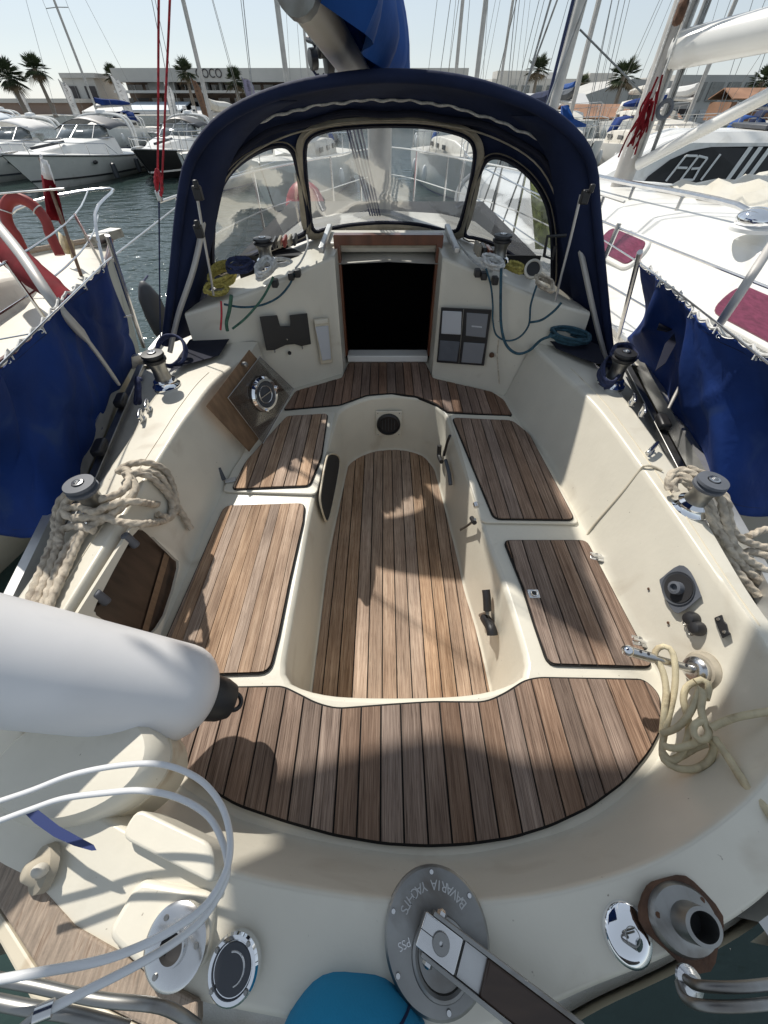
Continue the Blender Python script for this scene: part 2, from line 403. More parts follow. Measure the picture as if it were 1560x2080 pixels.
def clear(name, tint, haze, rough=.04, streak=3.):
    m = bpy.data.materials.new(name); m.use_nodes = True; n = m.node_tree; L = n.links; n.nodes.clear()
    out = n.nodes.new('ShaderNodeOutputMaterial'); tr = n.nodes.new('ShaderNodeBsdfTransparent'); tr.inputs[0].default_value = (*tint, 1)
    gl = n.nodes.new('ShaderNodeBsdfGlossy'); gl.inputs['Roughness'].default_value = rough
    df = n.nodes.new('ShaderNodeBsdfTranslucent'); df.inputs[0].default_value = (.75, .78, .8, 1)
    df2 = n.nodes.new('ShaderNodeBsdfDiffuse'); df2.inputs[0].default_value = (.7, .72, .74, 1)
    tc = n.nodes.new('ShaderNodeTexCoord'); nz = n.nodes.new('ShaderNodeTexNoise'); nz.inputs['Scale'].default_value = streak; nz.inputs['Detail'].default_value = 6
    nz.inputs['Distortion'].default_value = 1.5; L.new(tc.outputs['Object'], nz.inputs['Vector'])
    mr = n.nodes.new('ShaderNodeMapRange'); L.new(nz.outputs['Fac'], mr.inputs[0]); mr.inputs[1].default_value = .35; mr.inputs[2].default_value = .75
    mr.inputs[3].default_value = haze*.5; mr.inputs[4].default_value = haze*1.9
    ms = n.nodes.new('ShaderNodeMixShader'); ms.inputs[0].default_value = .5; L.new(df.outputs[0], ms.inputs[1]); L.new(df2.outputs[0], ms.inputs[2])
    m1 = n.nodes.new('ShaderNodeMixShader'); L.new(mr.outputs[0], m1.inputs[0]); L.new(tr.outputs[0], m1.inputs[1]); L.new(ms.outputs[0], m1.inputs[2])
    fr = n.nodes.new('ShaderNodeFresnel'); fr.inputs[0].default_value = 1.45
    bp = n.nodes.new('ShaderNodeBump'); bp.inputs['Strength'].default_value = .12; bp.inputs['Distance'].default_value = .01; L.new(nz.outputs['Fac'], bp.inputs['Height'])
    L.new(bp.outputs[0], gl.inputs['Normal'])
    fm = n.nodes.new('ShaderNodeMath'); fm.operation = 'MULTIPLY'; fm.inputs[1].default_value = .55; L.new(fr.outputs[0], fm.inputs[0])
    m2 = n.nodes.new('ShaderNodeMixShader'); L.new(fm.outputs[0], m2.inputs[0]); L.new(m1.outputs[0], m2.inputs[1]); L.new(gl.outputs[0], m2.inputs[2])
    L.new(m2.outputs[0], out.inputs[0]); return m
M['vinyl'] = clear('clear_vinyl', (.90, .93, .95), .075, streak=9.)
M['acryl'] = clear('clear_acrylic', (.80, .80, .80), .035)
# ================================================================ OUR YACHT
yacht = thing('sailing_yacht', 'cream sailing yacht with teak planked cockpit filling the foreground, seen from its stern', 'sailboat', (0.05, 1.2, WATER))
Y = yacht
ZS, ZB = -1.24, -1.66
def P3(P, z): return [V((p[0], p[1], z)) for p in P]
L2 = [(-.69,2.14),(-.68,1.96),(-.72,1.7),(-.75,1.45),(-.77,1.2),(-.775,.5),(-.77,.36),(-.72,.24),(-.62,.155),(-.39,.055),(-.15,.005),(.11,-.02),(.33,.0),(.55,.055),(.76,.17),(.85,.28),(.885,.4),(.875,.55),(.868,1.0),(.84,1.45),(.79,1.75),(.765,1.96),(.755,2.10)]
L3 = [(-.72,2.12),(-.74,1.95),(-.825,1.7),(-.85,1.45),(-.86,1.2),(-.855,.5),(-.85,.34),(-.79,.19),(-.66,.09),(-.41,-.005),(-.16,-.055),(.11,-.075),(.35,-.055),(.58,.005),(.81,.12),(.92,.25),(.955,.38),(.96,.55),(.965,1.0),(.955,1.45),(.90,1.75),(.86,1.95),(.83,2.08)]
L4 = [(-1.07,2.12),(-1.09,1.9),(-1.09,1.7),(-1.085,1.45),(-1.05,1.2),(-1.03,.5),(-1.0,.3),(-.92,.12),(-.70,-.05),(-.43,-.16),(-.17,-.205),(.11,-.225),(.35,-.172),(.53,-.125),(.72,-.05),(.92,.09),(1.02,.3),(1.035,.55),(1.10,1.0),(1.13,1.45),(1.14,1.75),(1.13,1.9),(1.12,2.12)]
L6 = [(-1.53,2.12),(-1.485,1.9),(-1.43,1.7),(-1.36,1.45),(-1.30,1.2),(-1.13,.5),(-1.09,.3),(-1.0,.1),(-.76,-.09),(-.46,-.21),(-.18,-.255),(.11,-.275),(.37,-.205),(.56,-.155),(.77,-.08),(.99,.07),(1.12,.3),(1.2,.55),(1.30,1.0),(1.39,1.45),(1.45,1.75),(1.48,1.9),(1.53,2.12)]
K = 7; iz = [i/(len(L2)-1) for i in range(len(L2))]
def zprof(side, aft):      # height along the U: side value forward, aft value round the stern
    out = []
    for i in range(len(L2)):
        w = max(0, 1-abs(i-11)/5.); out.append(side+(aft-side)*w)
    return out
def U(Lp, zs): return catmull([V((p[0], p[1], z)) for p, z in zip(Lp, zs)], K)
def lerpL(A, B, t): return [(a[0]+(b[0]-a[0])*t, a[1]+(b[1]-a[1])*t) for a, b in zip(A, B)]
z3, z4 = zprof(-.91, -.945), zprof(-.925, -.965)
mb = MB()
add = lambda zs, d: [z+d for z in zs]
rows = [U(L2, [ZS]*23), U(lerpL(L2, L3, .06), [ZS+.006]*23), U(lerpL(L2, L3, .16), [ZS+.03]*23), U(lerpL(L2, L3, .93), add(z3, -.022)),
        U(lerpL(L2, L3, .985), add(z3, -.006)), U(lerpL(L3, L4, .05), z3), U(lerpL(L3, L4, .9), z4), U(lerpL(L3, L4, .975), add(z4, -.006)), U(L4, add(z4, -.022)),
        U(lerpL(L4, L6, .06), zprof(-1.045, -1.02))]
mb.loft(rows)
mb.build('coaming', M['gel'], Y, smooth=60, weighted=True)
mb = MB()
mb.loft([U(lerpL(L4, L6, .06), zprof(-1.045, -1.02)), U(lerpL(L4, L6, .9), zprof(-1.075, -1.05))]); mb.build('side_deck', M['nonskid'], Y, smooth=60)
# hull shell, cockpit part and forward part
FW = [(1.53,2.12),(1.55,2.9),(1.42,4.0),(1.08,5.2),(.68,6.2),(.35,6.9),(.05,7.4)]
hl = [(-x+.1, y) for x, y in FW]
mb = MB()
mb.loft([U(L6, zprof(-1.04, -1.02)), U(lerpL(L4, L6, 1.07), zprof(-1.05, -1.1)), U(lerpL(L4, L6, 1.0), zprof(-1.9, -1.9)), U(lerpL(L4, L6, .7), zprof(-2.6, -2.6))])
for sd in (FW, hl):
    c = catmull([V((x, y, -1.05-.005*(y-2))) for x, y in sd], 5)
    mb.loft([c, [V((p.x, p.y, p.z-.4)) for p in c], [V((.05+(p.x-.05)*.9, p.y*.99, -1.95)) for p in c], [V((.05+(p.x-.05)*.6, p.y*.95, -2.6)) for p in c]])
mb.build('hull', M['gel_edge'], Y, smooth=60)
# foredeck and coachroof
mb = MB()
dz_ = lambda y: -1.05-.005*(y-2)
ed = [(1.53,2.12),(1.55,2.9),(1.42,4.0),(1.16,4.95)]; ea = catmull([V((x, y, dz_(y))) for x, y in ed], 5)
for sg in (0, 1):
    f = lambda x: x if sg else -x+.1
    mb.loft([[V((f(p.x), p.y, p.z)) for p in ea], [V((f(.98), p.y, p.z+.02)) for p in ea]])
fd = [(1.16,4.95),(1.08,5.2),(.68,6.2),(.35,6.9),(.05,7.4)]; a = catmull([V((x, y, dz_(y))) for x, y in fd], 5)
mb.loft([a, [V((.05, p.y, p.z+.06)) for p in a], [V((-p.x+.1, p.y, p.z)) for p in a]]); mb.build('foredeck', M['offwhite'], Y, smooth=60)
# toerail (wood) along both sides
for side in (0, 1):
    pts = U(L6, zprof(-1.04, -1.0)); h = len(pts)//2
    seg = pts[:h-18] if side == 0 else pts[h+18:]
    ext = catmull([V((x, y, -1.05-.005*(y-2))) for x, y in (hl if side == 0 else FW)], 5)
    seg = (seg[::-1] if side == 0 else seg)+ext[1:]
    mb = MB(); r0 = []
    for i, p in enumerate(seg):
        t = (seg[min(i+1, len(seg)-1)]-seg[max(i-1, 0)]).normalized(); n = V((t.y, -t.x, 0)).normalized()
        r0.append([p+n*.018+V((0, 0, -.03)), p+n*.016+V((0, 0, .035)), p-n*.016+V((0, 0, .035)), p-n*.018+V((0, 0, -.03))])
    mb.loft(r0); mb.build('toerail', M['alu'], Y, smooth=30)
# cockpit well
L1 = [(-.326,.49),(-.322,.43),(-.30,.385),(-.16,.348),(.11,.343),(.30,.355),(.43,.392),(.462,.43),(.468,.5),(.455,.75),(.43,.96),(.416,1.23),(.37,1.80),(.352,1.90),(.29,2.02),(.20,2.075),(.10,2.10),(.0,2.095),(-.10,2.07),(-.20,2.0),(-.262,1.92),(-.276,1.82),(-.30,1.5),(-.325,1.13),(-.326,.8)]
C1 = [(p.x, p.y) for p in catmull([V((*p, 0)) for p in L1], 4, True)]
C1 = [(p.x, p.y) for p in resample([V((*p, 0)) for p in C1], 120, True)]
o1, o2 = offset2(C1, .018), offset2(C1, .005)
mb = MB()
mb.loft([P3(o1, ZS), P3(o2, ZS-.005), P3(C1, ZS-.02), P3(offset2(C1, -.008), ZS-.2), P3(offset2(C1, -.015), ZB+.03), P3(offset2(C1, -.03), ZB+.004), P3(offset2(C1, -.10), ZB)], closed=True)
mb.add(P3(offset2(C1, -.10), ZB), [tuple(range(len(C1)))])
mb.build('cockpit_well', M['gel'], Y, smooth=60, weighted=True)
BK = [(-1.07,2.06),(-.90,2.08),(-.75,2.115),(-.57,2.20),(-.31,2.37),(-.275,2.40),(-.27,2.56)]
BR = [(1.10,2.05),(1.0,2.05),(.84,2.075),(.69,2.14),(.36,2.335),(.325,2.36),(.32,2.56)]
seat_o = [(p.x, p.y) for p in U(L2, [0]*23)]
outer = seat_o[4:-4]+[(.75,2.2),(.60,2.25),(.37,2.38),(.335,2.62),(-.285,2.62),(-.31,2.42),(-.5,2.28),(-.68,2.2)]
vs, fs = cdt_sheet(dedupe(outer), [o1], lambda x, y: V((x, y, ZS)))
MB().add(vs, fs).build('cockpit_seat_moulding', M['gel'], Y, smooth=0)
# ---- bulkheads
def bulk(pl, nm):
    mb = MB(); base = catmull([V((x, y, ZS-.01)) for x, y in pl], 4)
    def top(p):
        ax = abs(p.x-.03); return -.50-.235*ax
    rows = [base, [V((p.x, p.y+.02, (ZS+top(p))/2)) for p in base], [V((p.x, p.y+.05, top(p)-.02)) for p in base], [V((p.x, p.y+.056, top(p)-.006)) for p in base], [V((p.x, p.y+.07, top(p))) for p in base]]
    rows.append([V((.03+(p.x-.03)*.93, p.y+.45, top(p)+.015)) for p in base]); rows.append([V((.03+(p.x-.03)*.93, p.y+.46 if abs(p.x) > .4 else 2.9, -1.0 if abs(p.x) > .95 else top(p)+.01)) for p in base])
    mb.loft(rows); mb.build(nm, M['gel'], Y, smooth=50, weighted=True)
bulk(BK, 'bulkhead'); bulk(BR, 'bulkhead')
# coachroof forward of the bulkhead
mb = MB(); rows = []
for yy, w, zt in ((2.55, .90, -.66), (3.1, .92, -.60), (3.7, .84, -.60), (4.3, .70, -.70), (4.9, .5, -.88), (5.2, .38, -1.02)):
    rows.append([V((.03-w*1.08, yy, -1.0)), V((.03-w, yy, zt-.14)), V((.03-w*.9, yy, zt-.05)), V((.03-w*.5, yy, zt+.01)), V((.03, yy, zt+.03)), V((.03+w*.5, yy, zt+.01)), V((.03+w*.9, yy, zt-.05)), V((.03+w, yy, zt-.14)), V((.03+w*1.08, yy, -1.0))])
mb.loft(rows); mb.build('coachroof', M['offwhite'], Y, smooth=60)
# companionway: mahogany frame, dark cabin, sill, sliding hatch
cf = MB()
cf.beam((-.272, 2.585, -1.20), (-.272, 2.60, -.535), .035, .06, V((0, 1, 0)))
cf.beam((.322, 2.585, -1.20), (.322, 2.60, -.535), .035, .06, V((0, 1, 0)))
cf.beam((-.29, 2.60, -.53), (.34, 2.60, -.53), .06, .05)
fr = cf.build('companionway_frame', M['wood'], Y, bevel=.004, smooth=0)
MB().beam((-.255, 2.575, -1.205), (.305, 2.575, -1.205), .10, .045).build('sill', M['white'], fr, bevel=.006)
MB().beam((-.252, 2.60, -.56), (.302, 2.60, -.56), .03, .02).build('header_trim', M['tan'], fr)
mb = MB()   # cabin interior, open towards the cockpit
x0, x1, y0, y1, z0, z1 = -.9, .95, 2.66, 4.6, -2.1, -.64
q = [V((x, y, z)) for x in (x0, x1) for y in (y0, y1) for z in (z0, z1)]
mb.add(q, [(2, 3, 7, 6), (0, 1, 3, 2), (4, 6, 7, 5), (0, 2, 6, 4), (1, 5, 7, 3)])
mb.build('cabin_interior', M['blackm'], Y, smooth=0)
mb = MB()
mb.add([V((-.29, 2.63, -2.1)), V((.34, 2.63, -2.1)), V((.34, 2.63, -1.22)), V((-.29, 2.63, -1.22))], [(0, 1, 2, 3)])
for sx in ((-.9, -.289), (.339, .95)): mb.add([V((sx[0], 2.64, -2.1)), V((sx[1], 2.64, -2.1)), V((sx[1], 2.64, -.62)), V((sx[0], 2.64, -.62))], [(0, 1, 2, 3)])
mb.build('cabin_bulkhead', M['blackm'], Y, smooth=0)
mb = MB(); mb.beam((-.36, 2.80, -.58), (.42, 2.80, -.58), .34, .05); mb.build('sliding_hatch', M['offwhite'], Y, bevel=.02)
for sx in (-.345, .40):
    MB().beam((sx, 2.42, -.545), (sx, 2.92, -.53), .03, .03).build('hatch_runner', M['alu'], Y, bevel=.006)
# ---- teak planking
def panel(name, outline, z, x_off, w=.0585, gap=.0052, mt='teak', h=.009, inset=.006, parent=None):
    O = dedupe([(p.x, p.y) for p in outline]) if isinstance(outline[0], Vector) else dedupe(outline)
    e = MB().prism(O, z-.012, z+.0035).build(name, M['caulk'], parent or Y, smooth=0)
    I = offset2(O, -inset); xs = [p[0] for p in I]; x0 = min(xs); x1 = max(xs); k = math.floor((x0-x_off)/w)
    x = x_off+k*w
    while x < x1:
        pl = clip_half(clip_half(I, x+gap/2, True), x+w-gap/2, False) if len(I) > 2 else []
        if len(pl) > 2:
            pl = dedupe(pl)
            if len(pl) > 2 and max(p[0] for p in pl)-min(p[0] for p in pl) > .006 and max(p[1] for p in pl)-min(p[1] for p in pl) > .03:
                dz = random.uniform(-.0007, .0009)
                MB().prism(pl, z+.001, z+h+dz).build('plank', M[mt], e, smooth=0)
        x += w
    return e
def trpx(px_list, z, n=3, corner=0.):
    P = [pz(u, v, z) for u, v in px_list]; return P
def rnd(P, r=.025, k=4, skip=()):
    """round polygon corners"""
    out = []; n = len(P); P = [V((p[0], p[1], 0)) for p in P]
    for i in range(n):
        a, b, c = P[i-1], P[i], P[(i+1) % n]
        if i in skip: out.append(b); continue
        r1 = min(r, (a-b).length*.45, (c-b).length*.45); p = b+(a-b).normalized()*r1; q = b+(c-b).normalized()*r1
        for j in range(k+1):
            t = j/k; out.append(p*(1-t)**2+b*2*t*(1-t)+q*t*t)
    return [(p.x, p.y) for p in out]
zT = ZS+.010
sole = offset2(C1, -.022)
panel('cockpit_sole', sole, ZB+.006, .085-.03, w=.0625, mt='teakl')
zL = ZS+.004
lf = rnd(trpx([(583,848),(667,843),(655,930),(631,991),(470,998),(500,940)], zT), .03)
panel('bench_teak', lf, zL+.012, -.305, mt='teakl', w=.0565)
la = rnd(trpx([(455,1026),(621,1021),(617,1060),(590,1180),(568,1290),(549,1368),(300,1376),(330,1308)], zT), .04, skip=(2, 3, 4))
panel('bench_teak', la, zL, -.30, mt='teakl', w=.043, gap=.0022)
rf = rnd(trpx([(917,851),(1040,857),(1075,885),(1168,1060),(1002,1058),(980,1005)], zT), .035)
panel('bench_teak', rf, zL+.012, .385, mt='teak', w=.056)
ra = rnd(trpx([(1022,1096),(1192,1096),(1330,1357),(1113,1351),(1085,1270),(1060,1190)], zT), .03, skip=(4, 5))
panel('bench_teak', ra, zL, .46, mt='teakr', w=.059)
br = rnd(trpx([(708,736),(864,736),(880,768),(1000,796),(1024,812),(1042,844),(908,837),(885,820),(845,804),(795,798),(745,802),(690,822),(575,832),(600,794),(694,767)], zT), .02)
panel('bridge_deck_teak', br, zL, .02, mt='teakd', w=.056)
aft = rnd(trpx([(300,1396),(440,1394),(575,1392),(600,1404),(645,1427),(684,1437),(800,1428),(880,1423),(985,1424),(1022,1408),(1065,1380),(1095,1374),(1310,1378),(1342,1410),(1346,1480),(1320,1530),(1270,1590),(1200,1642),(1120,1680),(1040,1705),(950,1718),(870,1722),(780,1717),(680,1700),(580,1672),(480,1638),(400,1590),(335,1543),(290,1480)], zT), .03)
panel('stern_seat_teak', aft, zL, .11, mt='teakr', w=.0595)
# raised locker lids (cream) under the forward bench teak
mb = MB()
for pl in ([(-.285, 1.91), (-.66, 1.90), (-.755, 1.40), (-.765, 1.235), (-.315, 1.215), (-.30, 1.5)], [(.385, 1.88), (.745, 1.86), (.80, 1.62), (.845, 1.25), (.852, 1.035), (.425, 1.045), (.41, 1.35)]):
    mb = MB(); mb.prism(rnd(pl, .03), ZS+.001, ZS+.0135); mb.build('locker_lid', M['gel'], Y, bevel=.005, smooth=40)
mb = MB(); c = [p for p in U(lerpL(L3, L4, .28), add(lerp if False else [a+(b-a)*.28 for a, b in zip(z3, z4)], .0006))]
for q in (c[len(c)//2+38:-12], c[12:len(c)//2-38]): MB().tube(q, .0022, 6).build('coaming_seam', M['gel_edge'], Y)
# ================================================================ SPRAYHOOD (its canvas, windows, frame)
hood = thing('sprayhood', 'navy canvas sprayhood with three clear windows arched over the companionway', 'sprayhood', (.05, 2.3, -.75))
fW = lambda p: p.y-(3.1-.73*(p.z+.55)-.62*(p.x-.03)**2)
fA = lambda p: p.y-(2.28+.19*p.z)
Bpx = [(386,655),(396,600),(412,520),(426,450),(444,392),(474,343),(522,305),(600,270),(700,252),(790,248),(880,252),(970,268),(1050,303),(1100,345),(1132,410),(1150,500),(1168,580),(1192,665)]
Cpx = [(386,655),(425,592),(470,556),(520,530),(590,500),(640,482),(720,468),(790,462),(870,466),(930,478),(1000,500),(1060,540),(1115,592),(1160,630),(1192,665)]
Apx = [(335,700),(343,640),(352,560),(361,470),(370,400),(388,325),(450,245),(560,190),(700,161),(820,155),(950,170),(1080,213),(1160,268),(1200,330),(1210,420),(1221,540),(1233,660),(1243,748)]
c2 = lambda P, n=5: [(p.x, p.y) for p in catmull([V((u, v, 0)) for u, v in P], n)]
c2c = lambda P, n=5: [(p.x, p.y) for p in catmull([V((u, v, 0)) for u, v in P], n, True)]
sW = lambda u, v: pf(u, v, fW, .8, 6)
Bc, Cc = c2(Bpx), c2(Cpx)
wins = {'L': [(440,545),(437,470),(441,420),(458,372),(490,335),(535,308),(572,300),(590,312),(600,345),(612,400),(620,460),(600,478),(540,503),(490,527)],
        'C': [(638,462),(630,400),(624,340),(624,300),(636,280),(670,268),(720,262),(790,259),(860,261),(915,271),(948,284),(960,305),(958,340),(946,400),(930,455),(915,466),(850,452),(780,448),(710,453),(660,462)],
        'R': [(948,474),(956,440),(966,395),(978,355),(993,328),(1015,324),(1048,340),(1082,372),(1106,415),(1117,470),(1119,530),(1116,575),(1098,566),(1050,520),(1000,490),(965,480)]}
wl = {k: c2c(p, 4) for k, p in wins.items()}
vs, fs = cdt_sheet(Bc+Cc[::-1][1:-1], list(wl.values()), sW, grid=22)
MB().add(vs, fs).build('front_panel', M['navy'], hood, solid=.004, smooth=60)
for k, w in wl.items():
    vs, fs = cdt_sheet(w, [], sW, grid=18)
    r = random.Random(ord(k))
    vs = [v*(1+.004*sin(v.x*14+v.z*9+r.random()*.3)+.002*sin(v.z*31+v.x*12)) for v in vs]
    o = MB().add(vs, fs).build('window', M['vinyl'], hood, smooth=80)
    # binding round the window, slightly proud towards the cockpit
    for off, wd, mt in ((0, 8, 'navy2'), (10, 3, 'tan')) if k != 'C' else ((0, 6, 'navy2'), (8, 15, 'tan'), (14, 2, 'navy2')):
        a = offset2(w, off); b = offset2(w, off+wd)
        ra_ = [sW(*p)*.988 for p in a]; rb_ = [sW(*p)*.988 for p in b]; rm = [(p+q)/2*.993 for p, q in zip(ra_, rb_)]
        MB().loft([ra_, rm, rb_], closed=True).build('window_binding', M[mt], o, smooth=80)
B3 = resample([sW(u, v) for u, v in Bc], 70); A3 = resample([pf(u, v, fA, .5, 6) for u, v in c2(Apx)], 70)
rows = []
for j in range(9):
    t = j/8; rows.append([b.lerp(a, t)+V((0, 0, 1))*.035*sin(pi*t)*max(0, min(1, (min(a.z, b.z)+.5)*3)) for a, b in zip(A3, B3)])
random.seed(3)
for r_ in rows[1:-1]:
    for i, p in enumerate(r_): r_[i] = p+V((0, 0, .004*sin(i*.9)+.004*sin(i*.37+p.y*20)))
MB().loft(rows).build('canopy', M['navy'], hood, solid=.004, smooth=70)
# inside lining seam, wavy
from mathutils.bvhtree import BVHTree
_n = len(rows[0]); _bv = BVHTree.FromPolygons([p for r in rows for p in r], [(i*_n+k, i*_n+k+1, (i+1)*_n+k+1, (i+1)*_n+k) for i in range(8) for k in range(_n-1)])
mid = []
for (u, v) in c2([(383,470),(388,400),(402,345),(450,288),(500,260),(560,236),(630,217),(700,207),(760,203),(820,204),(890,212),(950,226),(1020,250),(1080,276),(1130,305),(1165,345),(1180,400),(1188,470)], 6):
    h_ = _bv.ray_cast(V((0, 0, 0)), ray(u, v).normalized())[0]
    if h_: mid.append(h_*.994+V((0, 0, .003*sin(u*.16)+.002*sin(u*.07))))
MB().tube(catmull(mid, 2), .0052, 6).build('lining_seam', M['ropew'], hood)
MB().tube([p+V((0, -.004, 0)) for p in A3], .021, 10).build('aft_bow_sleeve', M['navy'], hood)
MB().tube([p*.985 for p in rows[1][6:-6]], .012, 8).build('front_bow', M['navy2'], hood)
MB().tube([p*.975 for p in B3[9:-9]], .0035, 6).build('bow_piping', M['tan'], hood)
# inward return of the side curtains at the aft edge
for sgn, seg in ((1, A3[:24]), (-1, A3[-24:])):
    n = len(seg); rr = []
    for i, p in enumerate(seg):
        k = i/(n-1) if sgn > 0 else 1-i/(n-1)
        w = .10+.05*sin(k*2.2)
        rr.append([p, p+V((sgn*w*.5, .05, 0)), p+V((sgn*w, .13, .0))])
    MB().loft(rr).build('side_curtain', M['navy'], hood, solid=.003, smooth=60)
# grey frame tubes inside the side curtains
for P in ([(436,300,2.45),(418,420,2.36),(395,540,2.22),(362,640,2.15),(345,715,2.1)], [(1150,330,2.45),(1168,450,2.36),(1190,560,2.22),(1212,660,2.15),(1232,735,2.1)]):
    MB().tube(catmull([py(u, v, y*.985) for u, v, y in P], 6), .014, 8).build('frame_tube', M['mast'], hood)
# straps with lashings at the sides
for P in ([(398,385),(412,470),(428,560),(434,600)], [(1180,395),(1160,480),(1140,560),(1128,610)]):
    MB().tube([py(u, v, 2.12) for u, v in P], .006, 6).build('strap', M['alu'], hood)
for P in ([(1150,478),(1112,480),(1105,520),(1122,526),(1128,500)],):
    MB().tube([py(u, v, 2.2) for u, v in P], .008, 6).build('grab_strap', M['black'], hood)
for (u, v) in ((402,392),(404,470),(1188,400)):
    p = py(u, v, 2.1); MB().box(p, (.035, .03, .05)).box(p+V((.01, -.02, .03)), (.02, .02, .03)).build('strap_buckle', M['black'], hood, bevel=.005)

# ================================================================ YACHT FITTINGS
def winch(px_, py_, zb, r=.038, h=.145, label=None, top='black'):
    Mx = Matrix.Translation((px_, py_, zb))
    a = MB().lathe([(r*1.75, 0), (r*1.75, .012), (r*1.45, .022), (r*1.4, .035), (r*1.05, .045)], Mx, 28).build('winch', M['chrome'], Y, smooth=40)
    MB().lathe([(r*1.05, .045), (r*.92, h*.45), (r*.95, h*.65), (r*1.15, h*.72), (r*1.2, h*.76)], Mx, 28).build('drum', M['steeld'], a, smooth=40)
    pr = [(r*1.2, h*.76), (r*1.38, h*.8), (r*1.38, h*.86), (r*1.1, h*.88), (r*1.1, h*.92), (r*1.36, h*.94), (r*1.3, h*1.0), (r*.55, h*1.01), (r*.5, h*.97)]
    MB().lathe(pr, Mx, 28).build('self_tailer', M[top], a, smooth=35)
    MB().lathe([(r*.48, h*.97), (r*.48, h*1.04), (r*.3, h*1.045), (r*.22, h*.98)], Mx, 16).build('handle_socket', M['steel'], a, smooth=35)
winch(-.935, .82, -.925, .033, .145, top='rubber'); winch(1.03, .845, -.925, .033, .135, top='rubber')
winch(-1.05, 1.65, -.925, .036, .165); winch(1.10, 1.66, -.925, .036, .165)
winch(-.63, 2.33, -.60, .036, .13); winch(.62, 2.35, -.60, .036, .14)
# genoa tracks and cars
for s in (-1, 1):
    pts = [V((-1.14, .95, -1.02)), V((-1.40, 2.05, -1.02))] if s < 0 else [V((1.19, .95, -1.02)), V((1.40, 2.05, -1.02))]
    t = MB().beam(pts[0], pts[1], .034, .022).build('genoa_track', M['steeld'], Y, bevel=.003)
    for f in ((.28, .62) if s < 0 else (.45,)):
        p = pts[0].lerp(pts[1], f); cr = MB().box(p+V((0, 0, .035)), (.045, .10, .035), Matrix.Rotation(.24*s*-1, 3, 'Z')).build('track_car', M['black'], t, bevel=.01)
def cleat(p, ang, L=.12, m='steel', nm='cleat'):
    R = Matrix.Translation(p) @ Matrix.Rotation(ang, 4, 'Z')
    mb = MB(); P = [R @ V((x, 0, z)) for x, z in ((-L/2, .028), (-L*.3, .033), (0, .034), (L*.3, .033), (L/2, .028))]
    mb.tube(catmull(P, 3), [.004]+[.007]*11+[.004], 8)
    for q in (-.22, .22): mb.tube([R @ V((L*q, 0, 0)), R @ V((L*q, 0, .033))], .008, 8)
    mb.box(p+V((0, 0, .002)), (L*.6, .022, .005), Matrix.Rotation(ang, 3, 'Z'))
    return mb.build(nm, M[m], Y, smooth=50)
cleat(pz(303, 832, -.92), 1.9, .07); cleat(pz(290, 852, -.92), 1.9, .07)
cleat(pz(1282, 820, -.92), 1.2, .07); cleat(pz(1302, 842, -.92), 1.2, .07)
cleat(pz(1318, 921, -.92), .75, .10)
# round pad eye / dark opening plate on the bridge face (inspection port)
pc = V((.03, 2.072, -1.425)); Mp = mat_to(pc, V((0, -1, .05)))
a = MB().box((0, 0, .004), (.17, .19, .008), Mp).build('instrument_plate', M['gel'], Y, bevel=.01)
MB().lathe([(.078, .008), (.078, .02), (.066, .026), (.062, .014), (.02, .012), (.0, .012)], Mp, 32).build('vent_grille', M['black'], a, smooth=35)
mb = MB()
for i in range(-2, 3): mb.box((i*.02, 0, .017), (.004, .09-.012*abs(i), .008), Mp)
mb.build('grille_bars', M['darkgrey'], a, kind=None)
for sx, sy in ((-1, -1), (1, -1), (1, 1), (-1, 1)): MB().lathe([(.004, .008), (.003, .011)], Mp @ Matrix.Translation((sx*.07, sy*.08, 0)), 8).build('screw', M['steeld'], a)
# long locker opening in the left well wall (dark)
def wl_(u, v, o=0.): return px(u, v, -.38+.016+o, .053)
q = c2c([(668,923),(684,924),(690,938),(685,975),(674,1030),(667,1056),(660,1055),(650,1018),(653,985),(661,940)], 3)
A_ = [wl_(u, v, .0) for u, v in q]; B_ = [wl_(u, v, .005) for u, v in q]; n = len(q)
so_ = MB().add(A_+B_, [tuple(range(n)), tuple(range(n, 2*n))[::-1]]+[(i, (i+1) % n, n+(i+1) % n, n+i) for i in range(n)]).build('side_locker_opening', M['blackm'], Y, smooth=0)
MB().tube([wl_(u, v, .006) for u, v in q], .005, 6, closed=True).build('opening_trim', M['gel_edge'], so_)
# latches on the right well wall
def wr(u, v, off=0.): return px(u, v, .50-off, -.078)
def latch(pts, r, m='black', nm='locker_latch'):
    return MB().tube(catmull([wr(u, v, .02) for u, v in pts], 4), r, 8).build(nm, M[m], Y, smooth=50)
latch([(893,905),(892,925),(897,938)], .014); latch([(914,885),(908,900),(902,925)], .008); latch([(905,935),(912,960),(915,985)], .011, 'rubber')
latch([(966,1022),(968,1030)], .012, 'steel'); latch([(936,1076),(952,1066),(965,1055)], .006, 'steeld'); latch([(958,1052),(964,1062)], .011)
latch([(987,1198),(989,1215),(990,1240)], .017); latch([(985,1255),(997,1275),(1000,1290)], .022); latch([(976,1250),(990,1245)], .009, 'steeld')
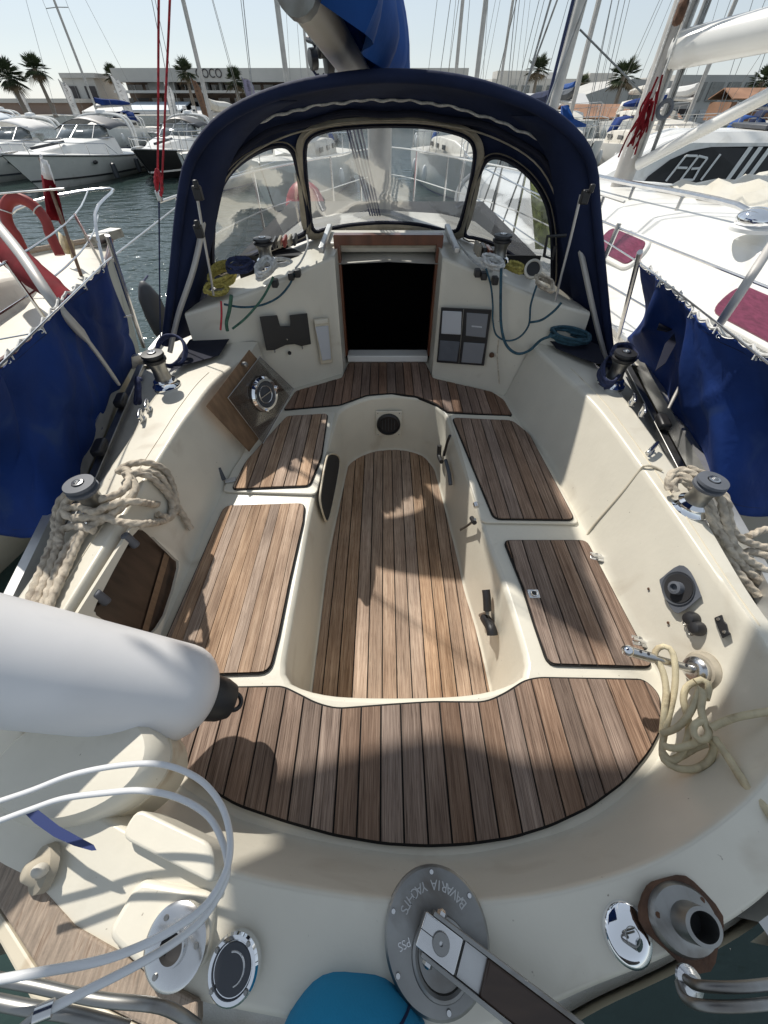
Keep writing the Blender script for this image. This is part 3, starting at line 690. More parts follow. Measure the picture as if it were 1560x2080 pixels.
# hinges and lift ring on the right aft bench, hinge bracket on the left
def hinge(u, v, ang):
    p = pz(u, v, ZS+.012); a = MB().box(p, (.036, .05, .004), Matrix.Rotation(ang, 3, 'Z')).build('hinge', M['steel'], Y, bevel=.0015)
    d = Matrix.Rotation(ang, 3, 'Z') @ V((0, 0.028, .004)); MB().tube([p+V((0, 0, .004))-d*.9, p+V((0, 0, .004))+d*.9], .006, 8).build('hinge_pin', M['chrome'], a)
    for k in (-1, 1): MB().lathe([(.005, 0), (.004, .004)], Matrix.Translation(p+Matrix.Rotation(ang, 3, 'Z') @ V((.012*k, .0, .002))), 8).build('screw', M['steeld'], a)
hinge(1212, 1131, 1.3); hinge(1300, 1303, 1.3)
p = pz(1084, 1206, ZS+.012); a = MB().box(p, (.042, .036, .004)).build('lift_ring_plate', M['steel'], Y, bevel=.003)
MB().torus(Matrix.Translation(p+V((0, 0, .004))), .011, .0025, 20).build('ring', M['chrome'], a)
MB().lathe([(.009, .0), (.009, .003)], Matrix.Translation(p+V((0, 0, .0015))), 16).build('ring_hole', M['black'], a)
p = pz(468, 975, ZS+.02); a = MB().box(p+V((0, 0, 0)), (.05, .03, .006), Matrix.Rotation(.3, 3, 'Z')).build('hasp', M['alu'], Y, bevel=.003)
MB().beam(p+V((-.03, 0, 0)), p+V((-.05, .03, .05)), .02, .008).build('hasp_flap', M['darkgrey'], a, bevel=.002)
# panels on the forward bulkhead ------------------------------------------------
def bl(u, v, off=0.):      # left bulkhead plane through (-.57,2.20) (-.31,2.37)
    n = V((.17, -.26, .02)).normalized(); c = V((-.57, 2.20, -1.0)); r = ray(u, v); t = (c+n*off-V((0, 0, 0))).dot(n)/r.dot(n); return r*t
def brr(u, v, off=0.):
    n = V((-.195, -.33, .02)).normalized(); c = V((.69, 2.14, -1.0)); r = ray(u, v); return r*((c+n*off).dot(n)/r.dot(n))
def plate(name, m, pts, fn, o0, o1, parent=None, bevel=.003, r=None):
    A = [fn(u, v, o0) for u, v in pts]; B = [fn(u, v, o1) for u, v in pts]; n = len(pts)
    return MB().add(A+B, [tuple(range(n)), tuple(range(n, 2*n))[::-1]]+[(i, (i+1) % n, n+(i+1) % n, n+i) for i in range(n)]).build(name, M[m], parent or Y, smooth=0, bevel=bevel)
a = plate('washboard_rack', 'black', [(527,643),(563,640),(569,662),(590,662),(588,640),(624,636),(632,699),(612,703),(598,699),(580,701),(565,708),(558,711),(541,712)], bl, .004, .022)
for u, v in ((583,689),): MB().lathe([(.006, 0), (.004, .004)], mat_to(bl(u, v, .024), V((.5, -.8, 0))), 10).build('screw', M['steel'], a)
for u, v in ((558,713),(614,706)): MB().torus(mat_to(bl(u, v, .012), V((1, 0, 0))), .008, .0025, 12).build('eye', M['steeld'], a)
MB().lathe([(.011, -.002), (.011, .004), (.007, .002)], mat_to(bl(588, 717, .004), V((.5, -.8, 0))), 14).build('drain_hole', M['black'], Y)
a = plate('lamp_housing', 'gel_edge', [(637,648),(668,645),(676,737),(652,740)], bl, .004, .018, bevel=.005)
plate('lamp_lens', 'lgrey', [(640,664),(667,661),(673,730),(655,733)], bl, .016, .028, a, bevel=.005); plate('lamp_cap', 'gel', [(638,650),(667,647),(667,656),(640,660)], bl, .016, .026, a, bevel=.005)
a = plate('instrument_cover', 'black', [(896,624),(999,629),(983,743),(887,736)], brr, .004, .014)
plate('instrument_face', 'lgrey', [(899,631),(938,633),(936,680),(896,678)], brr, .012, .020, a, bevel=.004)
b_ = plate('instrument_face', 'grey', [(948,635),(992,638),(986,686),(946,682)], brr, .012, .018, a)
plate('instrument_face', 'rubber', [(894,691),(934,694),(928,735),(890,732)], brr, .012, .018, a); plate('instrument_face', 'grey', [(942,695),(985,698),(978,739),(937,736)], brr, .012, .018, a)
plate('name_strip', 'lgrey', [(958,661),(979,663),(979,666),(958,664)], brr, .018, .019, b_, bevel=0)
MB().tube([brr(942, 628, .018), brr(932, 738, .018)], .003, 6).build('cover_bead', M['steeld'], a)
a = MB().lathe([(.016, 0), (.014, .008), (.007, .012)], mat_to(brr(999, 721, .004), V((-.5, -.8, 0))), 16).build('key_switch', M['rust'], Y)
# engine panel, switches and hand pump boss on the right coaming face
def rc(u, v, off=0.):      # right coaming inner face  x = .868 + .285*(z+1.24)
    n = V((-1, 0, .285)).normalized(); c = V((.872, .6, -1.24)); r = ray(u, v); return r*((c+n*off).dot(n)/r.dot(n))
nR = V((-1, 0, .285)).normalized()
MB().tube(catmull([rc(u, v, .001) for u, v in ((1193, 1086), (1210, 1062), (1262, 1003), (1300, 955), (1312, 946))]+[pz(1330, 949, -.908), pz(1345, 956, -.912)], 4), .0045, 8).build('coaming_joint', M['gel_edge'], Y)
a = plate('engine_panel', 'rubber', c2c([(1346,1172),(1380,1148),(1404,1163),(1424,1208),(1420,1215),(1378,1246),(1355,1222),(1340,1183)], 3), rc, .0, .016, bevel=.004)
MB().lathe([(.052, .0), (.052, .004), (.047, .001)], mat_to(rc(1378, 1195, .016), nR), 32).build('panel_ring', M['darkgrey'], a)
MB().lathe([(.045, .0), (.045, .002), (.02, .001)], mat_to(rc(1378, 1195, .0175), nR), 32).build('panel_recess', M['blackm'], a)
MB().lathe([(.020, .0), (.020, .018), (.012, .02), (.011, .008)], mat_to(rc(1378, 1195, .0185), nR), 20).build('panel_key', M['rubber'], a)
for u, v in ((1317,1196),(1357,1265)): MB().lathe([(.005, 0), (.003, .002)], mat_to(rc(u, v, .001), nR), 10).build('screw_hole', M['rust'], Y)
for (u, v) in ((1410,1258),(1421,1277)):
    a = MB().lathe([(.021, 0), (.022, .012), (.016, .026), (.006, .03)], mat_to(rc(u, v, .001), nR), 16).build('rubber_socket_cap', M['black'], Y)
    q = rc(u-17, v+8, .008); MB().torus(mat_to(q, nR), .008, .002, 14).build('cap_tether', M['steeld'], a)
a = plate('socket_plate', 'black', [(1450,1255),(1467,1248),(1471,1262),(1477,1266),(1480,1282),(1486,1288),(1467,1297)], rc, .001, .02)
for u, v in ((1460,1258),(1472,1284)): MB().lathe([(.005, 0), (.004, .004)], mat_to(rc(u, v, .02), nR), 8).build('screw', M['steel'], a)
# throttle boss with its lever
pb = rc(1430, 1362, .0); a = MB().lathe([(.052, -.01), (.052, .008), (.046, .014), (.044, .02)], mat_to(pb, nR), 28).build('throttle_boss', M['tan'], Y, smooth=40)
MB().lathe([(.036, .018), (.036, .035), (.03, .042), (.016, .046)], mat_to(pb, nR), 28).build('hub', M['steel'], a, smooth=40)
pe = py(1272, 1319, .36); pe = pb+nR*.22+V((0, .045, .055))
tip = ray(1272, 1322); tip = tip*(.98/tip.length)
tip = pz(1275, 1322, -1.035); st = pb+nR*.045
MB().tube([st, st.lerp(tip, .6), st.lerp(tip, .61), tip], [.011, .0115, .0145, .0145], 14).build('lever', M['steel'], a, smooth=35)
MB().sphere(tip, .0165, 14, 10).build('lever_end', M['chrome'], a, smooth=80)
for f in (.72, .84, .12): q = st.lerp(tip, f)+V((0, -.0, .0145 if f > .2 else .011)); MB().lathe([(.005, -.002), (.004, .0015)], Matrix.Translation(q), 8).build('lever_screw', M['black'], a)
# ---- left locker: flanged recess with dark board and two turn buttons
def lc(u, v, off=0.):      # left coaming inner face x = -.775 - .25*(z+1.24)
    n = V((1, 0, .25)).normalized(); c = V((-.776, .6, -1.24)); r = ray(u, v); return r*((c+n*off).dot(n)/r.dot(n))
fl = [(262,1070),(150,1247),(152,1258),(300,1318),(312,1315),(362,1150),(350,1122),(275,1070)]
ol = c2c([(283,1077),(263,1090),(190,1225),(187,1245),(200,1258),(285,1298),(300,1290),(330,1250),(358,1155),(350,1135),(322,1108),(296,1082)], 2)
vs1 = [lc(u, v, .004) for u, v in rnd(fl, 8)]; n1 = len(vs1)
f2 = rnd(fl, 8); vs, fs = cdt_sheet(f2, [ol], lambda u, v: lc(u, v, .018))
MB().add(vs, fs).build('locker_flange', M['gel'], Y, solid=.012, smooth=0, bevel=.003)
a = plate('locker_board', 'darkboard', ol, lc, .004, .009, bevel=0)
plate('board_batten', 'ply', [(334,1122),(344,1131),(298,1294),(284,1296)], lc, .009, .014, a, bevel=.001)
for (u, v, u2, v2) in ((252,1086,277,1109),(192,1204,218,1224)):
    p, q = lc(u, v, .026), lc(u2, v2, .026)
    MB().tube([p, q], .014, 12).build('turn_button', M['rubber'], Y, bevel=.004, smooth=50)
for u, v in ((170,1248),(233,1288),(318,1100),(361,1142)): MB().lathe([(.004, 0), (.003, .003)], mat_to(lc(u, v, .019), V((1, 0, .25))), 8).build('screw', M['rust'], Y)
# dark hood flap ends on the coaming, the corner shade put into their colour
for P in ([(474,676),(415,678),(385,690),(340,760),(372,742),(445,722)], [(1095,668),(1150,672),(1215,700),(1235,745),(1180,728),(1130,708)]):
    plate('shaded_flap_end', 'navy2', P, lambda u, v, o: pz(u, v, -.905+o), .0, .012, bevel=.003)
# ================================================================ STERN DECK FITTINGS
zd = -.948
def top_plate(u, v): return pz(u, v, zd)
pc = pz(886, 1900, zd); pc = V((pc.x, pc.y, zd+.004))
a = MB().lathe([(.088, -.02), (.088, .004), (.084, .008), (.0, .008)], Matrix.Translation(pc), 56).build('steering_shaft_plate', M['steeld'], Y, smooth=30)
for i in range(6):
    t = radians(92+60*i+ (6 if i % 2 else 0)); MB().lathe([(.0045, .008), (.0035, .0115), (.0, .0115)], Matrix.Translation(pc+V((.078*cos(t), .078*sin(t), 0))), 10).build('screw', M['steel'], a)
MB().torus(Matrix.Translation(pc+V((.005, -.022, .008))), .043, .006, 36, 8).build('shaft_seal', M['steeld'], a)
def arc_text(txt, R_, a0, a1, size, inward=False):
    for i, ch in enumerate(txt):
        if ch == ' ': continue
        t = a0+(a1-a0)*i/(len(txt)-1)
        Mx = Matrix.Translation(pc+V((R_*cos(t), R_*sin(t), .0085))) @ Matrix.Rotation(t+pi/2, 4, 'Z')
        link_mesh('embossed_letter', text_mesh(ch, size, .0009, Mx), M['alu'], a, smooth=0)
# letters read from the far side, feet towards the cockpit
arc_text('BAVARIA YACHTS', .062, radians(38), radians(150), .019)
link_mesh('embossed_letter', text_mesh('PSS', .015, .0008, Matrix.Translation(pc+V((-.055, -.008, .0085))) @ Matrix.Rotation(radians(200), 4, 'Z')), M['steel'], a, smooth=0)
# the tiller fork: steel head block and two cheeks running to lower right, wooden tiller
d = (pz(1100, 2060, -.88)-pz(886, 1895, -.88)); d.z = 0; d.normalize(); n_ = V((-d.y, d.x, 0)); hc = pc+V((0, 0, .05))
til = thing('emergency_tiller', 'dark wooden tiller with steel fork head fixed on the round stern plate', 'tiller', tuple(pc))
MB().beam(hc-d*.034, hc+d*.030, .042, .03).build('head_block', M['steel'], til, bevel=.002)
MB().lathe([(.0135, -.04), (.0135, .019), (.0125, .021), (.003, .021), (.003, .012), (.0, .012)], Matrix.Translation(hc), 24).build('shaft_end', M['steeld'], til)
MB().beam(hc-d*.034+V((0, 0, .0155)), hc-d*.013+V((0, 0, .0155)), .001, .001).build('clamp_slot', M['black'], til)
for s in (-1, 1): MB().beam(hc+n_*s*.0245-d*.022, hc+n_*s*.0245+d*.21, .030, .006, V((-d.y, d.x, 0)) if False else n_).build('fork_cheek', M['steeld'], til, bevel=.001)
MB().beam(hc+d*.070+V((0, 0, .0)), hc+d*.072+d*.45, .044, .028).build('tiller_bar', M['darkboard'], til, bevel=.004)
MB().beam(hc+d*.035, hc+d*.072, .04, .012).build('web_plate', M['alu'], til)
for s in (-1, 1): MB().lathe([(.008, 0), (.008, .005), (.004, .008)], mat_to(hc+n_*s*.0275-d*.008, n_*s), 6).build('bolt', M['steel'], til)
# deck fillers
def ring_cap(u, v, R_, z=zd, tilt=V((0, -.05, 1))): return mat_to(pz(u, v, z), tilt)
Mx = mat_to(pz(475, 1965, -.930), V((-.08, -.15, 1)))
a = MB().lathe([(.041, -.01), (.041, .004), (.038, .008), (.033, .008), (.031, .004), (.0, .004)], Mx, 40).build('deck_filler', M['chrome'], Y, smooth=35)
MB().lathe([(.030, .004), (.029, .006), (.0, .006)], Mx, 36).build('filler_cap', M['darkgrey'], a)
MB().torus(Mx @ Matrix.Translation((0, 0, .006)), .019, .0016, 30, 6, .3, 3.4).build('cap_groove', M['steel'], a)
for t in (.9, 2.5, 4.1, 5.4): MB().lathe([(.004, .009), (.003, .011)], Mx @ Matrix.Translation((.0355*cos(t), .0355*sin(t), 0)), 8).build('screw', M['steeld'], a)
Mx = mat_to(pz(358, 1918, -.915), V((-.12, -.2, 1)))
a = MB().lathe([(.050, -.01), (.052, .004), (.046, .008), (.024, .009), (.022, .016), (.019, .016), (.018, .002)], Mx, 40, cap=False).build('deck_pipe', M['steel'], Y, smooth=35)
MB().lathe([(.0, .003), (.019, .003)], Mx, 20, cap=False).build('pipe_bore', M['blackm'], a)
for t in (.6, 2.7, 4.7): MB().lathe([(.005, .006), (.004, .010)], Mx @ Matrix.Translation((.039*cos(t), .039*sin(t), 0)), 8).build('screw', M['steeld'], a)
Mx = mat_to(pz(1275, 1896, -.945), V((.1, -.15, 1)))
a = MB().lathe([(.041, -.01), (.041, .003), (.036, .008), (.02, .013), (.0, .014)], Mx, 40).build('chrome_deck_cap', M['chrome'], Y, smooth=60)
MB().torus(Mx @ Matrix.Translation((0, 0, .012)), .012, .0018, 20, 6).build('lifting_eye', M['steeld'], a)
Mx = mat_to(pz(1385, 1865, -.935), V((.16, -.12, 1)))
a = MB().lathe([(.055, -.02), (.055, .002), (.050, .010), (.030, .016), (.028, .045), (.022, .046), (.021, .01)], Mx @ Matrix.Diagonal((.85, 1.15, 1, 1)), 36, cap=False).build('exhaust_vent', M['steeld'], Y, smooth=35)
MB().lathe([(.0, .012), (.0225, .012)], Mx @ Matrix.Diagonal((.85, 1.15, 1, 1)), 20, cap=False).build('vent_bore', M['blackm'], a)
MB().prism([(.062*cos(t)*(1+.12*sin(3*t+1))*.9, .066*sin(t)*(1+.10*cos(4*t))*1.1) for t in [i*.2618 for i in range(24)]], -.004, .0015, Mx).build('rust_scab', M['rust'], a)
for t in (2.2, 4.5): MB().lathe([(.006, .006), (.004, .012)], Mx @ Matrix.Translation((.038*cos(t), .052*sin(t), 0)), 8).build('screw', M['rust'], a)
# moulded step boxes and round locker on the port quarter
mb = MB(); mb.prism(rnd([(p.x, p.y) for p in [pz(275, 1640, -.90), pz(430, 1715, -.90), pz(435, 1800, -.90), pz(240, 1700, -.90)]], .02), -1.0, -.905); mb.build('stern_step', M['gel'], Y, bevel=.012, smooth=40, seg=3)
mb = MB(); mb.prism(rnd([(p.x, p.y) for p in [pz(285, 1782, -.93), pz(440, 1812, -.93), pz(420, 1960, -.93), pz(330, 2010, -.93), pz(215, 1900, -.93)]], .02), -1.05, -.925); mb.build('stern_step', M['gel'], Y, bevel=.01, smooth=40, seg=3)
cp = pz(140, 1545, -.885)
MB().lathe([(.17, -.16), (.168, -.05), (.16, -.018), (.145, -.004), (.0, .004)], Matrix.Translation(cp) @ Matrix.Diagonal((1.0, .62, 1, 1)), 48).build('gas_locker_lid', M['gel'], Y, smooth=40)
MB().lathe([(.172, -.16), (.1715, -.075), (.168, -.072)], Matrix.Translation(cp) @ Matrix.Diagonal((1.0, .62, 1, 1)), 48, cap=False).build('locker_seam', M['gel_edge'], Y, smooth=40)
# wooden rubbing strake on the port quarter and its rusted lead
def strake(name, A, B, z, m):
    P = [pz(u, v, z) for u, v in A]; Q = [pz(u, v, z) for u, v in B]; pp = [(p.x, p.y) for p in P+Q[::-1]]
    return MB().prism(pp, z-.03, z).build(name, M[m], Y, bevel=.004, smooth=0)
strake('wooden_capping', [(-40,1640),(60,1770),(150,1880),(260,1945),(330,1995),(400,2035),(400,2075)], [(-60,1760),(20,1880),(90,1990),(200,2040),(300,2090),(380,2110),(395,2110)], -.94, 'oldwood')
strake('white_capping', [(-60,1762),(20,1882),(90,1992),(200,2042),(300,2092)], [(-90,1790),(0,1920),(60,2030),(160,2075),(280,2120)], -.945, 'gel_edge')
a = MB().lathe([(.036, -.01), (.034, .004), (.022, .010), (.012, .026), (.008, .028)], mat_to(pz(85, 1765, -.93), V((-.5, -.2, .8))), 20).build('mooring_fairlead', M['tan'], Y, smooth=50)
MB().sphere(pz(82, 1768, -.905), .012, 10, 8, (1.1, .9, 1.3)).build('fairlead_knob', M['offwhite'], a)
# blue stripe decals on both quarters (a pointed V)
def decal(P, z): q = [pz(u, v, z) for u, v in P]; return MB().prism([(p.x, p.y) for p in q], z-.0005, z).build('stripe_decal', M['decal'], Y, smooth=0)
decal([(50,1652),(76,1644),(120,1678),(160,1700),(190,1716),(196,1727),(186,1728),(150,1718),(110,1700),(70,1672)], -.862)
decal([(1499,1668),(1512,1660),(1545,1632),(1552,1640),(1520,1666),(1562,1640),(1575,1650),(1530,1672),(1504,1674)], -.944)
# ================================================================ WHITE TUBE RAIL / pushpit tubes bottom corners
R_ = thing('stern_pushpit', 'stainless stern pushpit tubes crossing the bottom corners of the stern', 'railing', tuple(pz(60, 2060, -.8)))
for P in ([(-30,1985,-.80),(60,2000,-.80),(200,2030,-.80),(330,2045,-.82),(400,2085,-.86)], [(-30,2030,-.72),(60,2048,-.72),(150,2062,-.72),(260,2090,-.74)]):
    MB().tube(catmull([pz(*p) for p in P], 6), .007, 12).build('rail_tube', M['steeld'], R_)
for P in ([(1600,1995,-.80),(1500,2005,-.80),(1420,2002,-.82),(1395,1990,-.86)], [(1600,2035,-.80),(1480,2045,-.80),(1400,2035,-.83),(1380,2000,-.9)]):
    MB().tube(catmull([pz(*p) for p in P], 6), 0.006, 12).build('rail_tube', M['steeld'], R_)
for (u, v, z) in ((1398,1992,-.88),): MB().lathe([(.018, 0), (.018, .006), (.009, .014)], Matrix.Translation(pz(u, v, z-.02)), 20).build('rail_foot', M['steel'], R_)
# ================================================================ FENDER, CLOTH, CABLE
e0 = V((-.445, .285, -1.045)); e1 = V((-1.02, .27, -.52)); ax = (e0-e1).normalized(); Lf = (e0-e1).length
fd = thing('boat_fender', 'fat white vinyl fender with black end cap at the left edge of the cockpit', 'fender', tuple(e0))
prof = [(.0, 0)]+[(.112*sin(t), .10*(1-cos(t))) for t in [pi/2*i/7 for i in range(1, 8)]]+[(.115, .3), (.118, .6), (.118, Lf+.1)]
Mf = mat_to(e0, -ax)
MB().lathe(prof[1:], Mf, 48).build('fender_body', M['fender'], fd, smooth=60)
MB().torus(Mf @ Matrix.Translation((0, 0, .055)), .094, .002, 48, 6).build('moulded_rib', M['fender'], fd)
MB().lathe([(.055, .012), (.052, -.02), (.042, -.045), (.02, -.05), (.0, -.05)], Mf, 28).build('end_cap', M['black'], fd)
MB().torus(Mf @ Matrix.Translation((.0, .0, -.055)) @ Matrix.Rotation(pi/2, 4, 'X'), .02, .006, 20).build('fender_eye', M['black'], fd)
# white coated cable loops
cb = thing('white_cable_coil', 'loops of white plastic coated cable hanging over the port quarter', 'cable', tuple(pz(300, 1700, -.75)))
for nm, P in (('cable_loop', [(-40,1640,-.78),(60,1607,-.77),(150,1573,-.76),(250,1554,-.75),(330,1553,-.74),(400,1580,-.73),(445,1628,-.72),(466,1690,-.71),(462,1760,-.70),(425,1830,-.69),(370,1876,-.68),(290,1920,-.68),(200,1952,-.67),(80,1975,-.67),(-40,1996,-.67)]),
              ('cable_loop', [(-40,1682,-.77),(60,1645,-.765),(130,1622,-.76),(220,1610,-.75),(290,1606,-.74),(360,1620,-.73),(420,1655,-.725),(452,1710,-.72),(462,1770,-.715),(440,1825,-.71),(400,1878,-.70),(330,1930,-.69),(250,1975,-.68),(170,2015,-.67),(105,2048,-.66)])):
    MB().tube(catmull([pz(*p) for p in P], 10), .0046, 10).build(nm, M['cable'], cb)
MB().tube([pz(70, 2062, -.655), pz(108, 2047, -.66)], .0075, 10).build('cable_ferrule', M['steel'], cb)
MB().tube([pz(40, 2090, -.655), pz(72, 2062, -.655)], .004, 8).build('cable_end', M['steeld'], cb)
# turquoise cloth mound at the bottom edge
cl = []; ck = pz(705, 2090, -.80)
rows = []
for j in range(12):
    t = j/11*pi/2; rr = []
    for k in range(40):
        a_ = 2*pi*k/40; w = 1+.035*sin(3*a_+1)*sin(t)+.02*sin(7*a_)*sin(t)
        rr.append(V((ck.x+.112*sin(t)*cos(a_)*w, ck.y-.055+.08*sin(t)*sin(a_)*w, -.985+.135*cos(t)**.8)))
    rows.append(rr)
MB().loft(rows[1:], closed=True).add(rows[1], [tuple(range(40))]).build('turquoise_cloth', M['turq'], None, smooth=70, label='rounded turquoise cloth bundle at the bottom edge of the stern', cat='cloth', loc=tuple(ck))
MB().tube([r_[4]*1. for r_ in rows[1:]][::-1]+[r_[24]*1. for r_ in rows[1:]], .0022, 6).build('cloth_seam', M['navy'], bpy.data.objects['turquoise_cloth'])
# ================================================================ ADDED AWNING, out of view overhead, shaped to cast the stern seat's soft shadow
aw = thing('added_shade_awning', 'added blue canvas awning, out of view above the stern, shading the stern seat', 'awning', (-.4, .9, .9))
fr = [(-1.40,1.70),(-1.30,1.73),(-1.18,1.76),(-1.03,1.80),(-.90,1.82),(-.78,1.80),(-.66,1.768),(-.4,1.763),(-.2,1.76),(.2,1.78),(.6,1.72)]
rws = []
for j in range(9):
    t = j/8; rws.append([V((max(p.x, -1.42+.22*min(1, t*6)), p.y*(1-t)+t*(.1), .9+.06*sin(pi*t)-.03*abs(p.x+.4)**2)) for p in catmull([V((*p, 0)) for p in fr], 4)])
MB().loft(rws).build('added_shade_canvas', M['blue'], aw, solid=.003)
for yy in (.15, 1.6): MB().tube(catmull([V((-1.42, yy, -.9)), V((-1.42, yy, .3)), V((-1.3, yy, .86)), V((-.4, yy, .94)), V((.5, yy, .86)), V((1.25, yy, .3)), V((1.3, yy, -.9))], 8) if False else [V((-1.4, yy, .87)), V((-.4, yy, .93)), V((.6, yy, .86))], .011, 8).build('added_shade_bow', M['steel'], aw)
# ================================================================ ROPES (each a thing that lies on or hangs from the yacht)
def rope(name, label, pts, r, m, cat='rope', group=None, strand=True, extra=()):
    mb = MB(); mb.rope(pts, r, strand=strand)
    p0 = pts[len(pts)//2]
    if extra:
        t = thing(name, label, cat, tuple(p0), group); mb.build('rope_length', M[m], t, smooth=60)
        for e in extra: MB().rope(e, r, strand=strand).build('rope_length', M[m], t, smooth=60)
        return t
    return mb.build(name, M[m], None, smooth=60, label=label, cat=cat, group=group, loc=tuple(p0))
def PL(P, z0=None):
    out = []
    for p in P:
        z_ = p[2] if len(p) > 2 else z0
        if p[0] < 190 and p[1] > 1060: z_ = max(z_, -.895)
        q = pz(p[0], p[1], z_)
        if 300 < p[0] < 420 and 900 < p[1] < 1100:
            w = lc(p[0], p[1], .016)
            if w.z < -.90: q = w
        out.append(q)
    return out
zc = -.905
rope('mooring_rope', 'thick grey stranded mooring rope looped around the port winch', PL([(55,1275,-.96),(75,1220,-.95),(100,1160,-.93),(118,1105,-.91),(122,1060,-.89),(130,1030,-.87),(150,1010,-.85),(200,1015,-.85),(245,1000,-.86),(262,975,-.87),(258,955,-.88),(240,958,-.885),(262,944,-.885),(300,940,-.89),(335,955,-.885),(350,985,-.88),(358,1020,-.89),(352,1045,-.90),(330,1058,-.90),(290,1064,-.90),(240,1060,-.89),(210,1050,-.88),(170,1052,-.87),(140,1050,-.87),(132,1036,-.86),(160,1030,-.86),(190,1040,-.86),(215,1030,-.86),(250,1020,-.87),(285,1020,-.89),(315,1025,-.9),(318,1020,-.9)]), .0105, 'rope',
     extra=[PL([(70,1280,-.955),(95,1215,-.94),(120,1150,-.92),(140,1110,-.91),(165,1085,-.90),(200,1060,-.89),(235,1040,-.885),(262,1015,-.88),(275,990,-.88),(268,968,-.88),(290,958,-.885),(325,968,-.885),(345,1000,-.885),(362,1030,-.90),(380,1060,-1.0),(388,1075,-1.04)]),
            PL([(45,1265,-.965),(66,1205,-.955),(92,1140,-.935),(112,1085,-.91),(112,1055,-.89),(122,1020,-.865),(140,1002,-.86),(165,998,-.86)]),
            PL([(88,1255,-.945),(112,1200,-.93),(140,1140,-.92),(158,1100,-.91),(175,1075,-.90),(186,1062,-.895),(180,1050,-.89)]),
            PL([(128,1115,-.90),(118,1095,-.895),(128,1075,-.89),(160,1070,-.885),(190,1078,-.885)]),
            PL([(250,965,-.875),(280,962,-.88),(310,972,-.885),(345,1010,-.89),(350,1035,-.895),(343,1050,-.90),(320,1045,-.9)])])
rope('mooring_rope', 'thick pale stranded mooring rope wound on the starboard winch and trailing aft', PL([(1365,985,-.87),(1362,965,-.85),(1385,955,-.83),(1410,965,-.83),(1440,985,-.84),(1462,1010,-.86),(1470,1040,-.88),(1480,1080,-.92),(1500,1120,-.96),(1540,1150,-1.0),(1600,1180,-1.02)]), .0105, 'rope',
     extra=[PL([(1360,995,-.88),(1358,975,-.86),(1378,962,-.84),(1400,975,-.84),(1425,1000,-.86),(1445,1030,-.88),(1460,1070,-.92),(1480,1110,-.95),(1510,1150,-1.0),(1560,1195,-1.04)]),
            PL([(1372,1000,-.88),(1368,980,-.86),(1385,975,-.85),(1410,995,-.86),(1430,1025,-.88),(1448,1060,-.91),(1462,1095,-.95),(1490,1150,-1.0),(1540,1210,-1.05)]),
            PL([(1395,950,-.83),(1425,962,-.83),(1452,985,-.84),(1475,1015,-.86),(1480,1045,-.9),(1490,1080,-.94),(1530,1105,-.98),(1600,1120,-1.0)]),
            PL([(1500,1130,-1.0),(1530,1120,-1.0),(1600,1145,-1.0)]), PL([(1510,1180,-1.05),(1545,1175,-1.05),(1600,1215,-1.05)]), PL([(1520,1090,-1.0),(1560,1075,-1.0),(1620,1085,-1.0)])])
rope('tied_line', 'cream line knotted in loops beside the throttle boss on the starboard seat corner', PL([(1345,1490,-1.14),(1350,1440,-1.10),(1353,1400,-1.08),(1345,1360,-1.06),(1330,1335,-1.05),(1335,1318,-1.04),(1352,1313,-1.03),(1366,1325,-1.03),(1372,1360,-1.05),(1370,1400,-1.08),(1362,1440,-1.1),(1352,1480,-1.12),(1345,1520,-1.13),(1350,1545,-1.12),(1375,1560,-1.11),(1410,1562,-1.09),(1440,1545,-1.07),(1450,1515,-1.06),(1435,1500,-1.05),(1405,1512,-1.06),(1370,1520,-1.08),(1350,1515,-1.1)]), .0083, 'ropec', strand=False,
     extra=[PL([(1345,1490,-1.12),(1375,1478,-1.08),(1400,1450,-1.05),(1418,1410,-1.03),(1422,1395,-1.02),(1428,1410,-1.02),(1424,1440,-1.03),(1432,1470,-1.03),(1440,1490,-1.03),(1425,1505,-1.03),(1408,1490,-1.03),(1412,1470,-1.03),(1430,1465,-1.03)]),
            PL([(1412,1385,-1.04),(1395,1395,-1.06),(1388,1420,-1.08),(1395,1450,-1.08),(1400,1480,-1.08),(1392,1515,-1.08),(1378,1540,-1.1),(1362,1545,-1.11),(1348,1530,-1.12)]),
            PL([(1362,1545,-1.11),(1385,1535,-1.1),(1410,1520,-1.08),(1435,1510,-1.06)]),
            PL([(1445,1478,-1.02),(1480,1462,-.99),(1520,1452,-.96),(1600,1440,-.93)]),
            PL([(1452,1500,-1.03),(1480,1540,-1.0),(1505,1580,-.97),(1530,1615,-.94),(1580,1670,-.92)]),
            PL([(1415,1300,-.98),(1412,1380,-1.04)]) if False else PL([(1412,1385,-1.04),(1430,1380,-1.03),(1440,1395,-1.03),(1434,1420,-1.03)])])
def coil(name, label, c, R_, n, r, m, tilt=V((0, 0, 1)), sq=.75, jit=.12, strand=True, rot=0.):
    Mx = mat_to(c, tilt) @ Matrix.Rotation(rot, 4, 'Z'); P = []
    rr = random.Random(hash(name+m) % 97+int(abs(c[0])*100))
    for i in range(int(n*9)):
        a = 2*pi*i/9; q = R_*(1+rr.uniform(-jit, jit)); P.append(Mx @ V((q*cos(a), q*sq*sin(a), r*1.2*(i/9)+rr.uniform(-r, r)*.6)))
    return rope(name, label, P, r, m, 'rope coil', strand=strand)
coil('rope_coil', 'yellow and black rope coil by the port coachroof winch', pz(455, 565, -.64), .075, 7, .006, 'ropey', V((.2, -.5, 1)), .6, .2, rot=.5)
coil('rope_coil', 'greenish yellow rope hank at the foot of the port hood frame', pz(440, 590, -.68), .055, 5, .006, 'ropey', V((.3, -.8, .7)), .5, .2)
